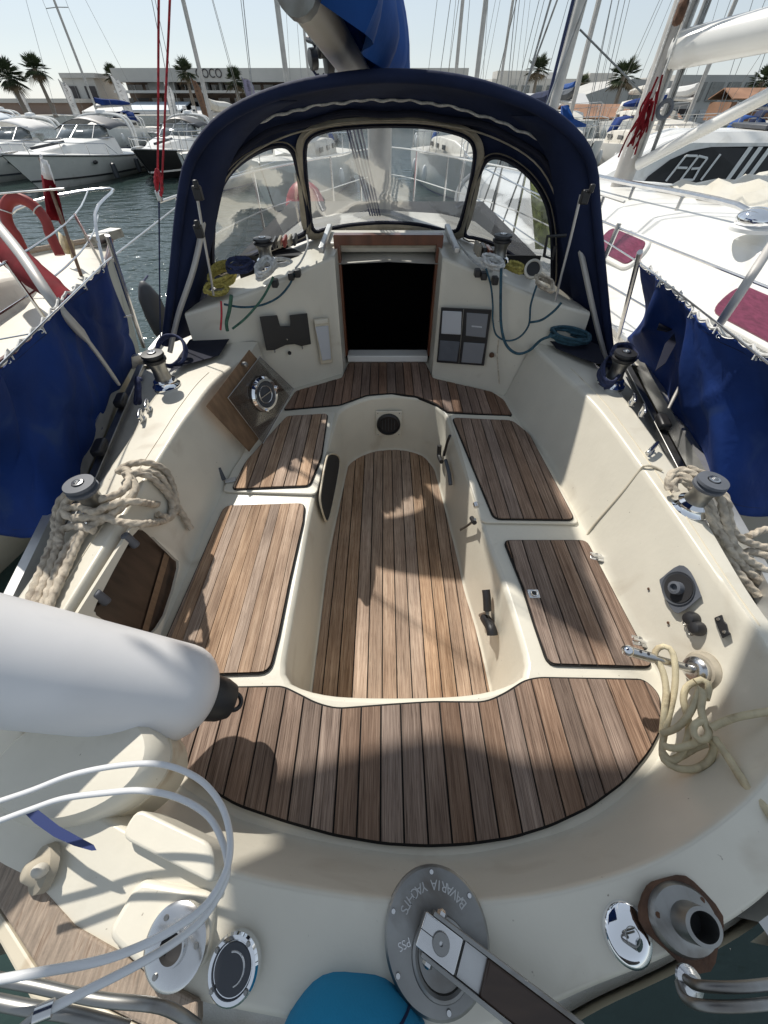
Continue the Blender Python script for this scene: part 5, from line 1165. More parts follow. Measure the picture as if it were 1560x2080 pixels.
MB().loft([[p+V((-.06+.02*sin(k), -.02, -.32)) for k, p in enumerate(r)] for r in fr_[5:9]]).build('tan_stripe', M['ropec'], fl_, solid=.004)
# ---- starboard neighbour: big white yacht with purple tinted windows
sn = local('neighbour_yacht', 'large white sailing yacht with purple tinted cabin windows moored on the right', 'sailboat')
rows = hullmesh(11.5, 4.0, 1.26, 1.42, rake=.8); MB().loft(rows).build('hull', M['white'], sn, smooth=50)
MB().loft(deck_of(rows, drop=.0)).build('deck', M['white'], sn, smooth=50)
MB().tube([r[0]+V((.02, 0, .03)) for r in rows], .03, 6).build('toerail', M['alu'], sn)
tr_ = trunk([(1.0, 1.2, 1.2, 1.84, .40), (3.5, 1.22, 1.25, 1.80, .40), (5.6, 1.12, 1.27, 1.74, .36), (7.2, .8, 1.3, 1.62, .25), (8.3, .45, 1.33, 1.45, .2)], 'white', 'cabin_trunk', sn)
for k, (yy, ln, hh) in enumerate(((2.45, 1.0, .20), (4.3, .62, .20), (5.9, .5, .18))):
    hx = 1.215 if yy < 3 else 1.19 if yy < 5 else 1.05; ang = math.atan2(.40*.8, .52)
    Mw = Matrix.Translation(V((-hx+.165, yy, 1.50))) @ Matrix.Rotation(ang, 4, 'Y')
    pr = [(yq*ln/2, zq*hh/2) for yq, zq in ((-1, -1), (1, -1), (1, 1), (-1, 1))]
    P_ = rnd(pr, .09, 5); Mq = Mw @ Matrix(((0, 0, 1, 0), (1, 0, 0, 0), (0, 1, 0, 0), (0, 0, 0, 1)))
    w = MB().prism(offset2(P_, .035), -.03, .03, Mq @ Matrix.Diagonal((1, 1, -1, 1))).build('cabin_window', M['white'], tr_, bevel=.012, smooth=40)
    MB().prism(P_, -.0, .036, Mq @ Matrix.Diagonal((1, 1, -1, 1))).build('window_pane', M['purple'], w, bevel=.01, smooth=40)
for s in (-1,):
    MB().tube(catmull([V((-.74, 3.5, 1.8)), V((-.74, 3.6, 1.90)), V((-.74, 5.0, 1.87)), V((-.68, 6.3, 1.82)), V((-.68, 6.4, 1.7))], 5), .02, 8).build('handrail', M['steel'], sn)
    for yy in (4.2, 4.9, 5.6): MB().tube([V((-.72, yy, 1.76)), V((-.72, yy, 1.87))], .014, 6).build('handrail_post', M['steel'], sn)
MB().sphere((-.88, 3.25, 1.88), .11, 18, 10, (1, 1.1, .6)).build('cowl_vent', M['chrome'], sn, smooth=80)
MB().lathe([(.125, 0), (.125, .02), (.10, .03)], Matrix.Translation((-.88, 3.25, 1.82)), 24).build('vent_base', M['whitep'], sn)
MB().tube([V((-.35, 5.7, 1.75)), V((-.35, 5.7, 16))], [.105, .10], 16).build('mast', M['mast'], sn, smooth=60)
MB().tube([V((-.33, 5.6, 2.72)), V((.9, 1.5, 3.05))], .125, 14).build('boom', M['white'], sn, smooth=60)
MB().tube([V((-.33, 5.55, 1.95)), V((.15, 3.9, 2.80))], .05, 10).build('boom_vang', M['white'], sn, smooth=60)
rg = random.Random(4)
for k in range(9):
    a = V((-.35+rg.uniform(-.15, .15), 5.7+rg.uniform(-.2, .2), 2.0)); b = a+V((rg.uniform(-.2, .1), rg.uniform(-.3, .1), rg.uniform(5, 12)))
    MB().tube([a, b], .010, 6).build('halyard', M[rg.choice(('ropen', 'ropew', 'steeld'))], sn)
for a, b in ((V((-1.95, 5.5, 1.35)), V((-.0, 5.7, 13))), (V((-1.9, 6.0, 1.35)), V((-.0, 5.7, 8.5))), (V((-1.9, 5.2, 1.35)), V((-.0, 5.7, 8.4))), (V((0, 12.3, 1.5)), V((0, 5.7, 15.8))), (V((-1.2, .3, 1.3)), V((0, 5.7, 15.5)))):
    MB().tube([a, b], .009, 6).build('stay', M['steeld'], sn)
mb = MB()
for k in range(22):
    a = V((-.50+rg.uniform(-.045, .045), 5.5+rg.uniform(-.05, .05), 2.35+rg.uniform(-.05, .22))); b = a+V((rg.uniform(-.06, .06), rg.uniform(-.06, .06), -rg.uniform(.15, .32))); mb.tube(catmull([a, (a+b)/2+V((rg.uniform(-.04, .04), 0, 0)), b], 4), .009, 6)
mb.build('red_rope_hank', M['red'], sn, kind='stuff')
MB().box((-.5, 5.5, 2.92), (.07, .09, .15)).build('spinlock_block', M['rust'], sn, bevel=.03)
MB().torus(mat_to(V((-.30, 5.5, 2.35)), V((-.3, -1, .2))), .06, .018, 20).build('winch_ring', M['rubber'], sn)
for i in range(2, 22, 4):
    p = rows[i][0]; MB().tube([p, p+V((.04, 0, .62))], .014, 6).build('stanchion', M['steel'], sn)
for h in (.32, .6): MB().tube([r[0]+V((.04, 0, h)) for r in rows[1:]], .006, 6).build('lifeline', M['steel'], sn)
# crumpled pale sail and grey cover on its coachroof
rows2 = []
for j in range(14):
    t = j/13; rows2.append([V((-.35+1.5*k/13, 3.6+1.5*t+.1*sin(k), 1.82+.16*sin(pi*t)*sin(pi*k/13)+.03*sin(k*2.1+j*1.3)+.02*sin(j*3.1+k))) for k in range(14)])
MB().loft(rows2).build('folded_sail', M['ropec'] if False else M['gel'], sn, smooth=70)
rows2 = []
for j in range(12):
    t = j/11; a = pi*t; rows2.append([V((-.95*cos(a)*(1-.12*s/8), 1.0+s*.26, 1.62+.62*sin(a)*(1-.05*s)+.02*sin(s*2+j))) for s in range(9)])
MB().loft(rows2).build('sprayhood', M['darkgrey'], sn, solid=.01, smooth=70)
for P in ([V((-1.9, 1.0, 1.2)), V((-1.9, .9, 1.9)), V((-1.8, .0, 1.95)), V((-1.8, -.1, 1.2))], [V((-1.75, 1.2, 1.2)), V((-1.75, 1.1, 1.75)), V((-1.7, .3, 1.8))]): MB().tube(catmull(P, 5), .016, 8).build('pushpit', M['steel'], sn)
place(sn, 3.72, -.05, .12)
# ================================================================ FAR SHORE, QUAY, BOATS, BUILDINGS, PALMS
def at(u, v, y): return py(u, v, y)
quay = thing('quay', 'low pale concrete quay along the far side of the harbour', 'quay', (0, 84, -1.4))
MB().box((0, 160, -1.95), (420, 150, 1.1)).build('quay_wall', M['offwhite'], quay, smooth=0)
MB().add([V((-900, 234, -1.5)), V((900, 234, -1.5)), V((900, 1500, -1.5)), V((-900, 1500, -1.5))], [(0, 1, 2, 3)]).build('far_ground', M['oldwood'], None, smooth=0, kind='structure')
def bld(nm, label, cat='building'):
    return thing(nm, label, cat, (0, 0, 0))
def xz(u, v, y): p = py(u, v, y); return p.x, p.z
M['bl_grey'] = mat('stucco_grey', (.48, .47, .44), .8, var=.08, vscale=.3)
M['bl_brown'] = mat('stucco_brown', (.26, .19, .15), .8, var=.12, vscale=.3)
M['bl_dark'] = mat('shop_front_dark', (.045, .04, .042), .5, var=.3, vscale=.5)
M['bl_white'] = mat('awning_white', (.72, .72, .71), .7, thin=.25, var=.06, vscale=.4)
M['bl_rust'] = mat('terracotta_shed', (.32, .17, .10), .8, var=.25, vscale=.5)
M['bl_blue'] = mat('blue_tint_roof', (.34, .40, .46), .6, var=.08, vscale=.3)
def block(b, u0, v0, u1, v1, y, d, m, nm='wall', zb=-1.4):
    x0, z = xz(u0, v0, y); x1, _ = xz(u1, v0, y); _, zz = xz(u0, v1, y) if v1 else (0, zb)
    return MB().box(((x0+x1)/2, y+d/2, (z+zz)/2), (abs(x1-x0), d, abs(z-zz))).build(nm, M[m], b, smooth=0)
def win(b, x0, x1, z0, z1, y, m='glassd', nm='window'):
    return MB().box(((x0+x1)/2, y-.02, (z0+z1)/2), (x1-x0, .12, z1-z0)).build(nm, M[m], b, smooth=0)
b = bld('waterfront_building', 'long grey two storey building with COCO on its fascia behind the left pontoon')
yb = 95
X0, zt = xz(222, 138, yb); X1 = 14.; zf = zt-1.5
MB().box(((X0+X1)/2, yb+7, (zt+zf)/2), (X1-X0, 14, zt-zf)).build('fascia', M['bl_grey'], b, smooth=0)
MB().box(((X0+X1)/2, yb+8.5, (zf-1.4)/2), (X1-X0-1, 11, zf+1.4)).build('upper_wall', M['bl_brown'], b, smooth=0)
MB().box(((X0+X1)/2, yb+.2, 1.15), (X1-X0, 3, .3)).build('balcony_slab', M['bl_grey'], b, smooth=0)
rg = random.Random(11); x = X0+.6
while x < X1-1.5:
    w = rg.choice((1.9, 2.6, 3.2)); wn = win(b, x, x+w, 1.35, zf-.25, yb+3.0, 'glassd'); 
    MB().box((x+w/2, yb+2.85, (1.35+zf-.25)/2), (.08, .1, zf-1.6)).build('mullion', M['alu'], wn, smooth=0)
    if rg.random() < .6: MB().box((x+w+.25, yb+2.4, (1.3+zf)/2), (.5, 1.2, zf-1.3)).build('pier', M[rg.choice(('bl_grey', 'bl_white', 'bl_grey'))], b, smooth=0)
    x += w+.55
MB().box(((X0-27)/2-2, yb+1.8, 2.2), (4.5, .5, 2.0)).build('balcony_panel', M['bl_grey'], b, smooth=0)
c0, c1 = xz(405, 155, yb), xz(446, 155, yb)
Mt = lambda x, z, y: Matrix.Translation((x, y, z)) @ Matrix.Rotation(pi/2, 4, 'X')
link_mesh('sign_lettering', text_mesh('COCO', 1.45, .04, Mt((c0[0]+c1[0])/2, zt-.62, yb-.06)), M['bl_dark'], b, smooth=0)
s0, s1 = xz(415, 222, yb-3), xz(483, 222, yb-3)
sg_ = MB().box(((s0[0]+s1[0])/2, yb-3, s0[1]+.05), (s1[0]-s0[0], .2, 1.35)).build('sign_board', M['black'], b, smooth=0)
link_mesh('sign_lettering', text_mesh('AAAI PUERTO', .86, .03, Mt((s0[0]+s1[0])/2, s0[1]+.05, yb-3.13)), M['whitep'], sg_, smooth=0)
x = X0
while x < X1:
    w = rg.uniform(1.4, 2.4); win(b, x, x+w, -1.3, .45, yb+.8, rg.choice(('glassd', 'bl_dark', 'bl_dark')), 'shop_front'); x += w+rg.uniform(.5, .9)
for i, (u0, u1, v) in enumerate(((175, 290, 215), (255, 372, 212), (378, 448, 222), (505, 560, 205), (560, 640, 200))):
    xa, z = xz(u0, v, yb-4); xb, _ = xz(u1, v, yb-4)
    MB().loft([[V((xa, yb-6, z-.75)), V((xb, yb-6, z-.75))], [V((xa+.5, yb-1, z+.15)), V((xb+.2, yb-1, z+.15))]]).build('awning', M['bl_white' if i % 2 == 0 else 'bl_blue'], b, solid=.15, smooth=0)
    MB().box(((xa+xb)/2, yb-6.05, z-1.0), (xb-xa, .06, .5)).build('valance', M['bl_white'], b, smooth=0)
b = bld('tower_block', 'small grey stair block with dark openings left of the COCO building')
block(b, 120, 150, 186, 262, 98, 9, 'bl_grey'); xa, z = xz(131, 175, 97.9); win(b, xa, xa+2.0, z-4.2, z, 97.9, 'bl_dark'); win(b, xa+3.4, xa+5.2, z-4.2, z, 97.9, 'bl_dark'); block(b, 118, 148, 190, 158, 97.6, 9.6, 'bl_grey', 'parapet')
b = bld('brown_pavilion', 'low brown restaurant pavilion with white awnings at the far left')
block(b, -60, 203, 140, 262, 90, 12, 'bl_brown'); block(b, -60, 200, 142, 209, 89.5, 13, 'bl_grey', 'roof_edge')
for i, u in enumerate((-40, 10, 60, 105)):
    xa, z = xz(u, 246, 86); MB().loft([[V((xa, 84, z-.9)), V((xa+3.6, 84, z-.9))], [V((xa+.3, 88, z+.1)), V((xa+3.4, 88, z+.1))]]).build('awning', M['bl_white'], b, solid=.12, smooth=0)
# right side: long pale building, white hall, terracotta sheds
b = bld('pale_apartments', 'pale block with rows of dark windows behind the right hand masts')
block(b, 1000, 160, 1240, 260, 120, 12, 'bl_grey'); xa, z = xz(1004, 168, 119.8)
for r_ in range(2):
    for k in range(9): win(b, xa+.6+k*2.7, xa+2.3+k*2.7, z-2.2-r_*3, z-.4-r_*3, 119.9, 'glassg')
b = bld('white_hall', 'white gabled hall with a shallow roof behind the masts on the right')
xa, z = xz(1178, 196, 70); xb, z2 = xz(1285, 160, 70)
MB().add([V((xa, 70, -1.4)), V((xa, 70, z)), V((xb, 70, z2)), V((xb+9, 70, z2-.3)), V((xb+9, 70, -1.4)), V((xa, 84, -1.4)), V((xa, 84, z)), V((xb, 84, z2)), V((xb+9, 84, z2-.3)), V((xb+9, 84, -1.4))], [(0, 4, 3, 2, 1), (5, 6, 7, 8, 9), (1, 2, 7, 6), (2, 3, 8, 7), (0, 1, 6, 5), (3, 4, 9, 8)]).build('wall', M['bl_grey'], b, smooth=0)
for k in range(5): win(b, xb+.2+k*1.7, xb+1.5+k*1.7, z2-1.9, z2-.7, 69.95, 'glassg')
for k in range(5): win(b, xb+.2+k*1.7, xb+1.5+k*1.7, z2-3.6, z2-2.5, 69.95, 'bl_dark')
b = bld('long_apartment_house', 'long pale apartment house with a band of windows at the far right')
block(b, 1375, 152, 1540, 240, 85, 12, 'bl_grey'); xa, z = xz(1380, 158, 84.9)
for k in range(5): win(b, xa+k*2.6, xa+1.9+k*2.6, z-2.3, z-.4, 84.9, 'glassg'); win(b, xa+k*2.6, xa+1.9+k*2.6, z-4.6, z-3.2, 84.9, 'bl_white', 'balcony')
for i, (u0, v0, u1, v1, y, m, lab) in enumerate(((1085, 192, 1200, 240, 52, 'bl_rust', 'terracotta tiled shed behind the blue covered mast'), (1160, 215, 1290, 262, 48, 'bl_rust', 'rust brown boatyard shed with scaffold rails on the quay'), (1500, 180, 1640, 250, 60, 'bl_rust', 'terracotta roofed house at the right picture edge'), (1290, 235, 1400, 262, 50, 'bl_brown', 'low dark brown shed behind the white yacht mast'))):
    b = bld('quay_shed', lab, 'shed'); xa, z = xz(u0, v0, y); xb, _ = xz(u1, v0, y); _, zb_ = xz(u0, v1, y)
    MB().box(((xa+xb)/2, y+2, (z-.6-1.4)/2-.2), (xb-xa, 4, z+.5)).build('wall', M[m], b, smooth=0)
    MB().loft([[V((xa-.2, y-.3, z-.7)), V((xb+.2, y-.3, z-.7))], [V((xa-.2, y+2.2, z+.1)), V((xb+.2, y+2.2, z+.1))], [V((xa-.2, y+4.4, z-.7)), V((xb+.2, y+4.4, z-.7))]]).build('roof', M['bl_white' if i in (0,) else 'bl_rust'], b, solid=.1, smooth=0)
    n = 8
    for k in range(n): MB().tube([V((xa+(xb-xa)*k/(n-1), y-1, -1.4)), V((xa+(xb-xa)*k/(n-1), y-1, z-.9))], .035, 5).build('post', M['bl_white' if i else 'bl_dark'], b, smooth=0)
    MB().tube([V((xa, y-1, z-1.0)), V((xb, y-1, z-1.0))], .03, 5).build('rail', M['bl_white'], b)
    MB().tube([V((xa, y-1, z-1.6)), V((xb, y-1, z-1.6))], .03, 5).build('rail', M['bl_white'], b)
# far low skyline of flats
b = bld('distant_flats', 'distant low row of hazy flats on the horizon behind the masts')
rg = random.Random(8); x = -10
while x < 95:
    w = rg.uniform(7, 16); h = rg.uniform(4.5, 8.5); MB().box((x+w/2, 190+rg.uniform(-8, 8), h/2-1.4), (w, 8, h)).build('block', M[rg.choice(('bl_grey', 'bl_white', 'bl_grey'))], b, smooth=0); x += w+rg.uniform(0, 4)
# palms -------------------------------------------------------------
M['palm'] = mat('palm_green', (.055, .075, .03), .7, var=.5, vscale=3, obj_rand=.15)
M['palmd'] = mat('palm_dry', (.22, .16, .09), .9, var=.3, vscale=3)
def palm(label, u, vtop, vbase, y, lean=0., seed=1, proto=None):
    top = py(u, vtop, y); zb_ = -1.4; h = top.z-zb_
    t = thing('palm_tree', label, 'palm tree', (top.x, y, zb_), 'fan palms on the far quay'); rs = random.Random(seed)
    B = V((top.x, y, zb_)); P = [B+V((lean*h*k*k, 0, h*k*.86)) for k in (0, .25, .5, .75, 1)]
    sc = 1.
    MB().tube(P, [.30, .24, .21, .20, .26], 9).build('trunk', M['oldwood'], t)
    C0 = P[-1]; mb = MB(); md_ = MB()
    for k in range(64):
        el = rs.uniform(-.75, 1.35); az = rs.uniform(0, 2*pi); ln = rs.uniform(.9, 1.5)
        tgt = md_ if el < -.45 else mb
        d = V((cos(az)*cos(el), sin(az)*cos(el), sin(el))); x_, y_ = frame(d)
        hub = C0+d*ln*.55+V((0, 0, -.05)); tgt.tube([C0, hub], .025, 3, cap=False)
        for q in range(9):
            a = (q-4)*.28; dd = (d*cos(a)+x_*sin(a)).normalized(); L_ = ln*(.85-.04*abs(q-4)); dr = V((0, 0, -.18*L_*(1+max(0, -el))))
            m1 = hub+dd*L_*.55+dr*.3; e = hub+dd*L_+dr; w_ = y_*.0+dd.cross(y_)*.06
            tgt.add([hub, m1-w_, e, m1+w_], [(0, 1, 2, 3)])
    mb.build('crown', M['palm'], t, smooth=0); md_.build('dry_skirt', M['palmd'], t, smooth=0)
for i, (u, v, y, ln, lab) in enumerate(((62, 122, 72, .0, 'tall fan palm standing above the brown pavilion on the far left'), (10, 140, 60, .0, 'fan palm cut by the left picture edge'), (372, 130, 85, 0, 'fan palm in front of the COCO building left of its name'), (474, 152, 82, 0, 'fan palm in front of the COCO building right of its name'), (512, 150, 120, 0, 'small fan palm showing above the roof right of the COCO name'), (1097, 122, 80, 0, 'tall fan palm to the right of the sprayhood among masts'), (1272, 140, 62, 0, 'bushy fan palm beside the white hall on the right'), (1556, 152, 70, 0, 'fan palm at the right picture edge'), (1186, 158, 120, 0, 'distant small fan palm between masts on the right'), (225, 140, 100, 0, 'fan palm top behind the left corner of the COCO building'))):
    palm(lab, u, v, 0, y, ln, i+1)
# feather flags -------------------------------------------------------
M['flagw'] = mat('flag_white', (.82, .81, .80), .8, var=.1, vscale=1.5, thin=.5); M['flagp'] = mat('flag_mauve', (.36, .31, .42), .8, var=.1); M['flago'] = mat('flag_orange', (.50, .10, .04), .8)
def feather(label, u0, v0, u1, v1, y, w, m='flagw', bottom=None):
    a, b_ = py(u0, v0, y), py(u1, v1, y); base = V((b_.x, y, -1.4)); h = a.z+1.4
    t = thing('feather_flag', label, 'banner', tuple(base), 'feather flags on the far quay'); L_ = [V((b_.x+(a.x-b_.x)*k, y, -1.4+h*k)) for k in (0, .3, .6, .9, 1)]
    MB().tube(L_, .035, 6).build('pole', M['steeld'], t)
    h0 = b_.z; rows = []
    for j in range(12):
        k = j/11; z = a.z-(a.z-h0)*k; xx = a.x+(b_.x-a.x)*k; ww = w*(.45+.55*min(1, k*4))*(1-.15*k)
        rows.append([V((xx+ww*q/4, y+.05*sin(q+j), z-(.12*q if j == 0 else 0))) for q in range(5)])
    o = MB().loft(rows).build('banner_cloth', M[m], t, solid=.01)
    rs = random.Random(int(u0)); n = 9
    for j in range(n):
        k = .15+.7*j/n; z = a.z-(a.z-h0)*k; xx = a.x+(b_.x-a.x)*k+w*.45
        mk = MB()
        for q in range(2): mk.beam(V((xx-.13+rs.uniform(-.05, .08), y-.09, z+rs.uniform(-.12, .12))), V((xx+.14+rs.uniform(-.05, .08), y-.09, z+rs.uniform(-.12, .12))), .05, .01)
        mk.build('print_mark', M['darkgrey'], o, smooth=0)
    return t
feather('white feather banner at the far left beside the leaning palm', 12, 160, 66, 262, 62, 1.1)
feather('white feather banner in front of the grey stair block', 118, 160, 152, 240, 66, 1.0)
feather('tall white feather banner at the left end of the COCO building', 222, 150, 266, 260, 60, 1.1)
feather('white feather banner just right of the red tackle', 332, 165, 352, 258, 64, .9)
feather('reddish brown feather banner with orange foot under the COCO name', 385, 155, 416, 246, 64, .8, 'bl_rust')
feather('mauve feather banner beside the left flank of the sprayhood', 490, 155, 508, 222, 62, 1.1, 'flagp')
# striped low shopfront posts with banners beside the pontoon
for i, u in enumerate((366, 384, 402, 438, 456, 472)):
    p = py(u, 254, 70); t = thing('small_banner', ('leftmost narrow banner board in the row below the COCO sign', 'second narrow banner board from the left below the COCO sign', 'third narrow banner board left of the orange flag foot', 'narrow banner board just right of the orange flag foot', 'second narrow banner board from the right under the black sign', 'rightmost narrow banner board nearest the sprayhood')[i], 'banner', (p.x, 70, -1.4), 'small banner boards under the COCO sign')
    MB().box((p.x, 70, p.z+.6), (.5, .05, 2.2)).build('board_panel', M['flagw'], t, smooth=0)
    for k in range(4): MB().box((p.x, 69.95, p.z+1.3-k*.45), (.32, .03, .18)).build('print_mark', M['darkgrey'], t, smooth=0)
# motor yachts -------------------------------------------------------
def motorboat(label, L=8.5, B=3., hm='white', dm='white', dark=True, arch=True, canvas='darkgrey', name='motor_yacht', bs='black', group=None):
    o = local(name, label, 'motorboat', group); rows = hullmesh(L, B, .85, 1.45, tr=.95, rake=1.3, flare=.25)
    mb = MB().loft(rows); mb.add(rows[0], [tuple(range(len(rows[0])))]); mb.build('hull', M[hm], o, smooth=50)
    for ix, dx in ((2, -.012), (-3, .012)): MB().loft([[r[ix]+V((dx, 0, -.05)), r[ix]+V((dx*1.2, 0, .06))] for r in rows]).build('stripe', M[bs], o)
    MB().loft(deck_of(rows, drop=.0, camber=.16)).build('deck', M[dm], o, smooth=50)
    MB().tube([r[0]+V((0, 0, .01)) for r in rows], .04, 6).build('rubrail', M['steeld'], o); MB().tube([r[-1]+V((0, 0, .01)) for r in rows], .04, 6).build('rubrail', M['steeld'], o)
    trunk([(L*.30, B*.40, .85, 1.75, .25), (L*.48, B*.40, .95, 1.72, .3), (L*.66, B*.30, 1.1, 1.62, .3), (L*.82, B*.12, 1.3, 1.45, .2)], dm, 'cabin_trunk', o)
    # windscreen: raked wraparound glass with frame
    ws = []; wt = []
    for k in range(13):
        a = pi*k/12; ws.append(V((-cos(a)*B*.36, L*.36+sin(a)*L*.14, 1.72))); wt.append(V((-cos(a)*B*.31, L*.33+sin(a)*L*.055, 2.25)))
    g = MB().loft([ws, wt]).build('windscreen', M['glassg'], o, solid=.02, smooth=60); MB().tube(wt, .025, 6).build('screen_frame', M['steel'], g); MB().tube(ws, .025, 6).build('screen_frame', M['steel'], g)
    for k in (3, 6, 9): MB().tube([ws[k], wt[k]], .018, 5).build('mullion', M['steel'], g)
    if arch:
        for dy in (0, .35): MB().tube(catmull([V((-B*.44, L*.17+dy*.2, .95)), V((-B*.42, L*.12+dy, 2.1)), V((-B*.25, L*.10+dy, 2.6)), V((B*.25, L*.10+dy, 2.6)), V((B*.42, L*.12+dy, 2.1)), V((B*.44, L*.17+dy*.2, .95))], 4), .06, 8).build('radar_arch', M[dm], o)
        MB().lathe([(.22, 0), (.25, .08), (.2, .2), (.0, .24)], Matrix.Translation((0, L*.12, 2.62)), 14).build('radar_dome', M['whitep'], o)
    rr = []
    for j in range(7):
        k = j/6; rr.append([V((-B*.40+B*.80*q/8, L*(.10+.26*k), 2.05+.45*sin(pi*q/8)+.12*sin(pi*k))) for q in range(9)])
    MB().loft(rr).build('cockpit_canopy', M[canvas], o, solid=.02, smooth=60)
    for s in (-1, 1):
        for k in range(3): MB().sphere((s*(B*.475-.05*k), L*(.35+.14*k), .78+.05*k), .10, 8, 5, (.25, 2.0, .8)).build('porthole', M['black'], o)
        P = [V((s*(abs(r[0].x)*.94), r[0].y, r[0].z+.5*min(1, (i-9)/2))) for i, r in enumerate(rows) if i >= 9]
        MB().tube(P, .018, 6).build('bow_rail', M['steel'], o)
        for i in range(11, 22, 3): MB().tube([V((s*abs(rows[i][0].x)*.94, rows[i][0].y, rows[i][0].z)), V((s*abs(rows[i][0].x)*.94, rows[i][0].y, rows[i][0].z+.5))], .014, 5).build('rail_post', M['steel'], o)
        for f in (.3, .55): MB().lathe([(.0, -.35), (.1, -.3), (.12, 0), (.1, .3), (.0, .35)], Matrix.Translation((s*(B/2+.12), L*f, .45)), 10).build('fender', M['darkgrey'], o)
    MB().box((0, L*.985-.3, rows[-2][0].z+.08), (.2, .7, .1)).build('bow_roller', M['steel'], o)
    MB().box((0, L*.62, 1.80), (.5, .5, .05)).build('fore_hatch', M['glassd'], o, bevel=.02)
    if name == 'motor_yacht': MB().beam(V((-.6, L*.66, 1.72)), V((-.6, L*.9, 1.62)), .08, .1).build('sunpad_edge', M['darkgrey'], o)
    return o
def setp(o, u, v, y, deg, yaw_center=None):
    p = py(u, v, y); o.location = (p.x, p.y, WATER); o.rotation_euler = (0, 0, radians(deg)); o.scale = (1, 1, .78); return o
def putb(o, x, y, deg, sz=.78): o.location = (x, y, WATER); o.rotation_euler = (0, 0, radians(deg)); o.scale = (1, 1, sz)
putb(motorboat('white motor cruiser with silver windscreen and dark canopy on the left', 8.6, 3.2), -13.6, 27.2, 178, .76)
putb(motorboat('black hulled motorboat with white deck just left of the sprayhood', 8.0, 2.7, hm='black', bs='whitep', canvas='black'), -10.3, 29.5, 179, .74)
putb(motorboat('white motorboat cut by the left picture edge behind the white cruiser', 8.6, 3.1, canvas='bl_white', bs='darkgrey'), -17.4, 27.8, 176, .72)
putb(motorboat('small pale motorboat behind the white cruiser at the far left', 8.0, 2.8, canvas='bl_blue'), -22.4, 33, 172)
for i, (x, y, a, cv, lab) in enumerate(((-20.5, 45, 165, 'darkgrey', 'white motorboat with grey canopy behind the cruiser windscreen'), (-16.6, 46, 176, 'bl_white', 'white motorboat behind the black hull, left of the red tackle'), (-13, 45, 178, 'black', 'motorboat with black canopy directly behind the red tackle'), (-9.6, 46, 172, 'bl_white', 'pale motorboat near the left flank of the sprayhood'))):
    putb(motorboat(lab, 7.5, 2.7, canvas=cv, group='motorboats moored by the far pontoon'), x, y, a, .6)
# white motor yacht with black wheelhouse glass and stripes, beyond the white sailing yacht
wy = local('wheelhouse_yacht', 'white motor yacht with black wheelhouse glass and slanted white stripes at right', 'motor yacht')
rows = hullmesh(12, 4.2, 1.3, 1.9, tr=.95, rake=1.2, flare=.2); MB().loft(rows).build('hull', M['hullgrey'], wy, smooth=50); MB().loft(deck_of(rows, camber=.1)).build('deck', M['white'], wy)
hs = []
for y_, h_, z1 in ((.6, 1.75, 2.75), (3.5, 1.8, 2.88), (6.2, 1.7, 2.86), (7.0, 1.6, 2.6), (8.6, 1.2, 1.62), (9.2, 1.05, 1.5)): hs.append([V((-h_, y_, 1.3)), V((-h_*.92, y_, z1-.25)), V((-h_*.75, y_, z1)), V((h_*.75, y_, z1)), V((h_*.92, y_, z1-.25)), V((h_, y_, 1.3))])
mh = MB().loft(hs); mh.add(hs[0], [tuple(range(6))]); ho = mh.build('wheelhouse', M['white'], wy, smooth=30)
gp = [(.9, 1.5), (3.5, 1.5), (6.2, 1.5), (7.3, 1.5), (7.2, 1.75), (6.7, 2.2), (6.2, 2.42), (5.6, 2.52), (3.5, 2.56), (.9, 2.42)]
def sx(y_, z_): 
    S_ = [(.6, 1.75), (3.5, 1.8), (6.2, 1.7), (7.0, 1.6), (8.6, 1.2)]
    for (ya, ha), (yb_, hb_) in zip(S_, S_[1:]):
        if ya <= y_ <= yb_: h_ = ha+(hb_-ha)*(y_-ya)/(yb_-ya)
    return -h_*(1-.08*(z_-1.3)/1.45)-.05
gl = MB(); A_ = [V((sx(*p), *p)) for p in gp]; B_ = [v+V((.04, 0, 0)) for v in A_]; k_ = len(gp)
gl.add(A_+B_, [tuple(range(k_)), tuple(range(k_, 2*k_))[::-1]]+[(i, (i+1) % k_, k_+(i+1) % k_, k_+i) for i in range(k_)]); gw = gl.build('wheelhouse_glass', M['black'], wy, smooth=0)
for y_ in (4.05, 4.35, 4.65): MB().add([V((sx(y_, 1.5)-.02, y_, 1.5)), V((sx(y_, 1.5)-.02, y_+.14, 1.5)), V((sx(y_, 2.54)-.02, y_-.16, 2.54)), V((sx(y_, 2.54)-.02, y_-.30, 2.54))], [(0, 1, 2, 3)]).build('white_stripe', M['whitep'], gw, solid=.01, smooth=0)
for P in ([(6.6, 1.65), (6.3, 2.3)], [(6.3, 2.3), (5.95, 2.3)], [(6.4, 2.0), (6.1, 2.0)], [(6.15, 1.7), (5.9, 2.3)], [(5.9, 2.3), (5.6, 2.25)], [(5.6, 2.25), (5.7, 2.0)], [(5.95, 1.98), (5.7, 2.0)], [(5.7, 2.0), (5.75, 1.7)], [(6.15, 1.7), (5.75, 1.7)], [(5.5, 1.7), (5.25, 2.35)]):
    MB().tube([V((sx(*q)-.03, *q)) for q in P], .035, 5).build('painted_letter_stroke', M['whitep'], gw)
MB().box((.2, 2.6, 2.96), (2.4, 2.6, .12)).build('roof_hatch', M['darkgrey'], wy, bevel=.03)
MB().tube([V((-1.3, 1.0, 2.8)), V((-1.3, 1.0, 3.3)), V((1.3, 1.0, 3.3)), V((1.3, 1.0, 2.8))], .04, 6).build('roof_rail', M['steel'], wy)
wy.location = (11.4, 12.4, WATER); wy.rotation_euler = (0, 0, radians(82)); wy.scale = (.68,)*3
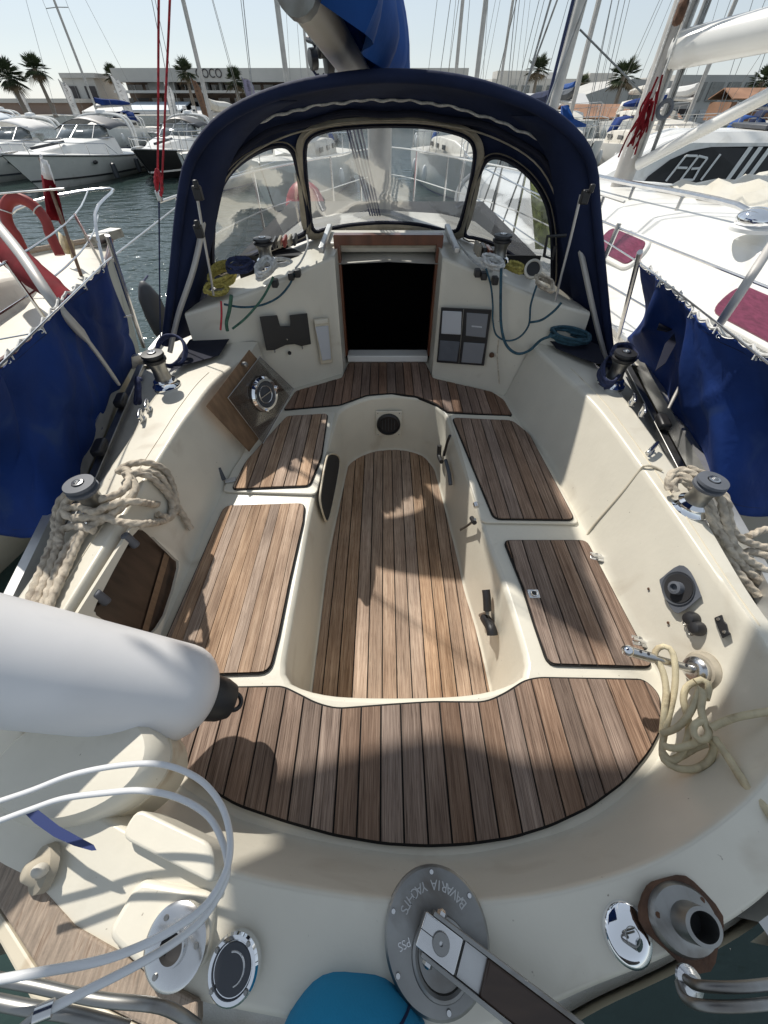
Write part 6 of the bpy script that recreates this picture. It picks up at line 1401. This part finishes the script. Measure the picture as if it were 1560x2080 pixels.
# sailing boats across the basin (seen over and through the sprayhood)
kinds = [sailboat('pale sailing boat with blue boom cover, stern to the camera beyond our mast', 9.5, 3.1)]
kinds[0].location = (-2.6, 24, WATER); kinds[0].rotation_euler = (0, 0, radians(174))
spec = [(2.6, 25, 186, 1., 'sailing boat beyond the right part of the centre window'), (6.2, 26, 180, 1.05, 'sailing boat framed by the starboard window of the sprayhood'), (-6.8, 27, 178, .95, 'sailing boat framed by the port window of the sprayhood'),
        (9.0, 31, 176, 1.1, 'sailing boat just right of the sprayhood top'), (12.2, 30, 184, 1., 'sailing boat with its mast beside the tall right palm'), (15.2, 33, 178, 1.15, 'sailing boat right of the tall palm'), (19., 31, 182, 1., 'sailing boat in front of the white hall'),
        (23., 35, 176, 1.1, 'sailing boat left of the big white yacht mast'), (27, 36, 180, 1.2, 'sailing boat behind the big white yacht mast'), (32, 38, 183, 1.1, 'sailing boat at the far right behind the white boom'), (4.4, 40, 178, 1.25, 'tall masted boat second row right of centre'), (7.6, 44, 182, 1.1, 'second row sailing boat with slim mast right of the sail cover'),
        (13.6, 47, 180, 1.3, 'tall second row mast between the palm and the hall'), (-6., 52, 180, 1.2, 'far masted boat just left of the boom'), (21, 50, 180, 1.3, 'second row mast above the boatyard shed'), (37, 52, 180, 1.2, 'second row boat at the far right'), (-20., 46, 165, 1.0, 'lone sailing boat mast left of the red tackle')]
for i, (x, y, a, sc, lab) in enumerate(spec):
    c = copy_tree(kinds[0]); c.location = (x, y, WATER); c.rotation_euler = (0, 0, radians(a)); c.scale = (sc,)*3; c['label'] = lab
    cv = M[('saxe', 'navy', 'offwhite', 'darkgrey', 'blue', 'bl_white')[i % 6]]
    for k in c.children:
        if k.name.startswith('boom_cover') or k.name.startswith('sprayhood'):
            k.data = k.data.copy(); k.data.materials[0] = cv
        if k.name.startswith('hull') and i % 4 == 1: k.data = k.data.copy(); k.data.materials[0] = M[('navy', 'offwhite', 'hullgrey')[i % 3]]
# leaning backstay pair + mast of the yacht two berths to the right
mm_ = thing('steel_mast', 'thick pale mast with a diagonal stay right of the sprayhood', 'mast', (9.4, 14, -1.2))
q0, q1 = py(1118, 240, 14), py(1190, -30, 14)
MB().tube([q0+(q0-q1)*.5, q1+(q1-q0)*.6], .12, 10).build('mast_tube', M['mast'], mm_, smooth=60); MB().tube([py(1105, 235, 13.6), py(1172, -30, 13.6)], .04, 6).build('furled_stay', M['ropen'], mm_)
MB().tube([py(1178, 60, 13.9), py(1252, 135, 13.5), py(1310, 195, 13)], .02, 6).build('diagonal_stay', M['steeld'], mm_)
MB().loft([[py(1140, 215, 13.4), py(1152, 213, 13.4)], [py(1136, 250, 13.4), py(1165, 245, 13.4)], [py(1130, 262, 13.2), py(1190, 258, 13.2)]]).build('blue_cover', M['saxe'], mm_, solid=.05)
# pink buoy on our foredeck rail, fabric hanging beside starboard window
MB().sphere(py(622, 428, 5.2), .22, 16, 12, (1, 1, 1.15)).build('pink_buoy', M['pink'], None, smooth=80, label='round pink buoy on the foredeck seen through the port window edge', cat='buoy', loc=tuple(py(622, 428, 5.2)))
rr = [[py(1075+k*9+j*2, 350+j*26, 4.4+.05*sin(k*2+j)) for k in range(6)] for j in range(7)]
MB().loft(rr).build('lime_towel', M['lime'], None, solid=.004, label='pale lime cloth hanging on the rail behind the starboard window', cat='cloth', loc=tuple(rr[0][2]))
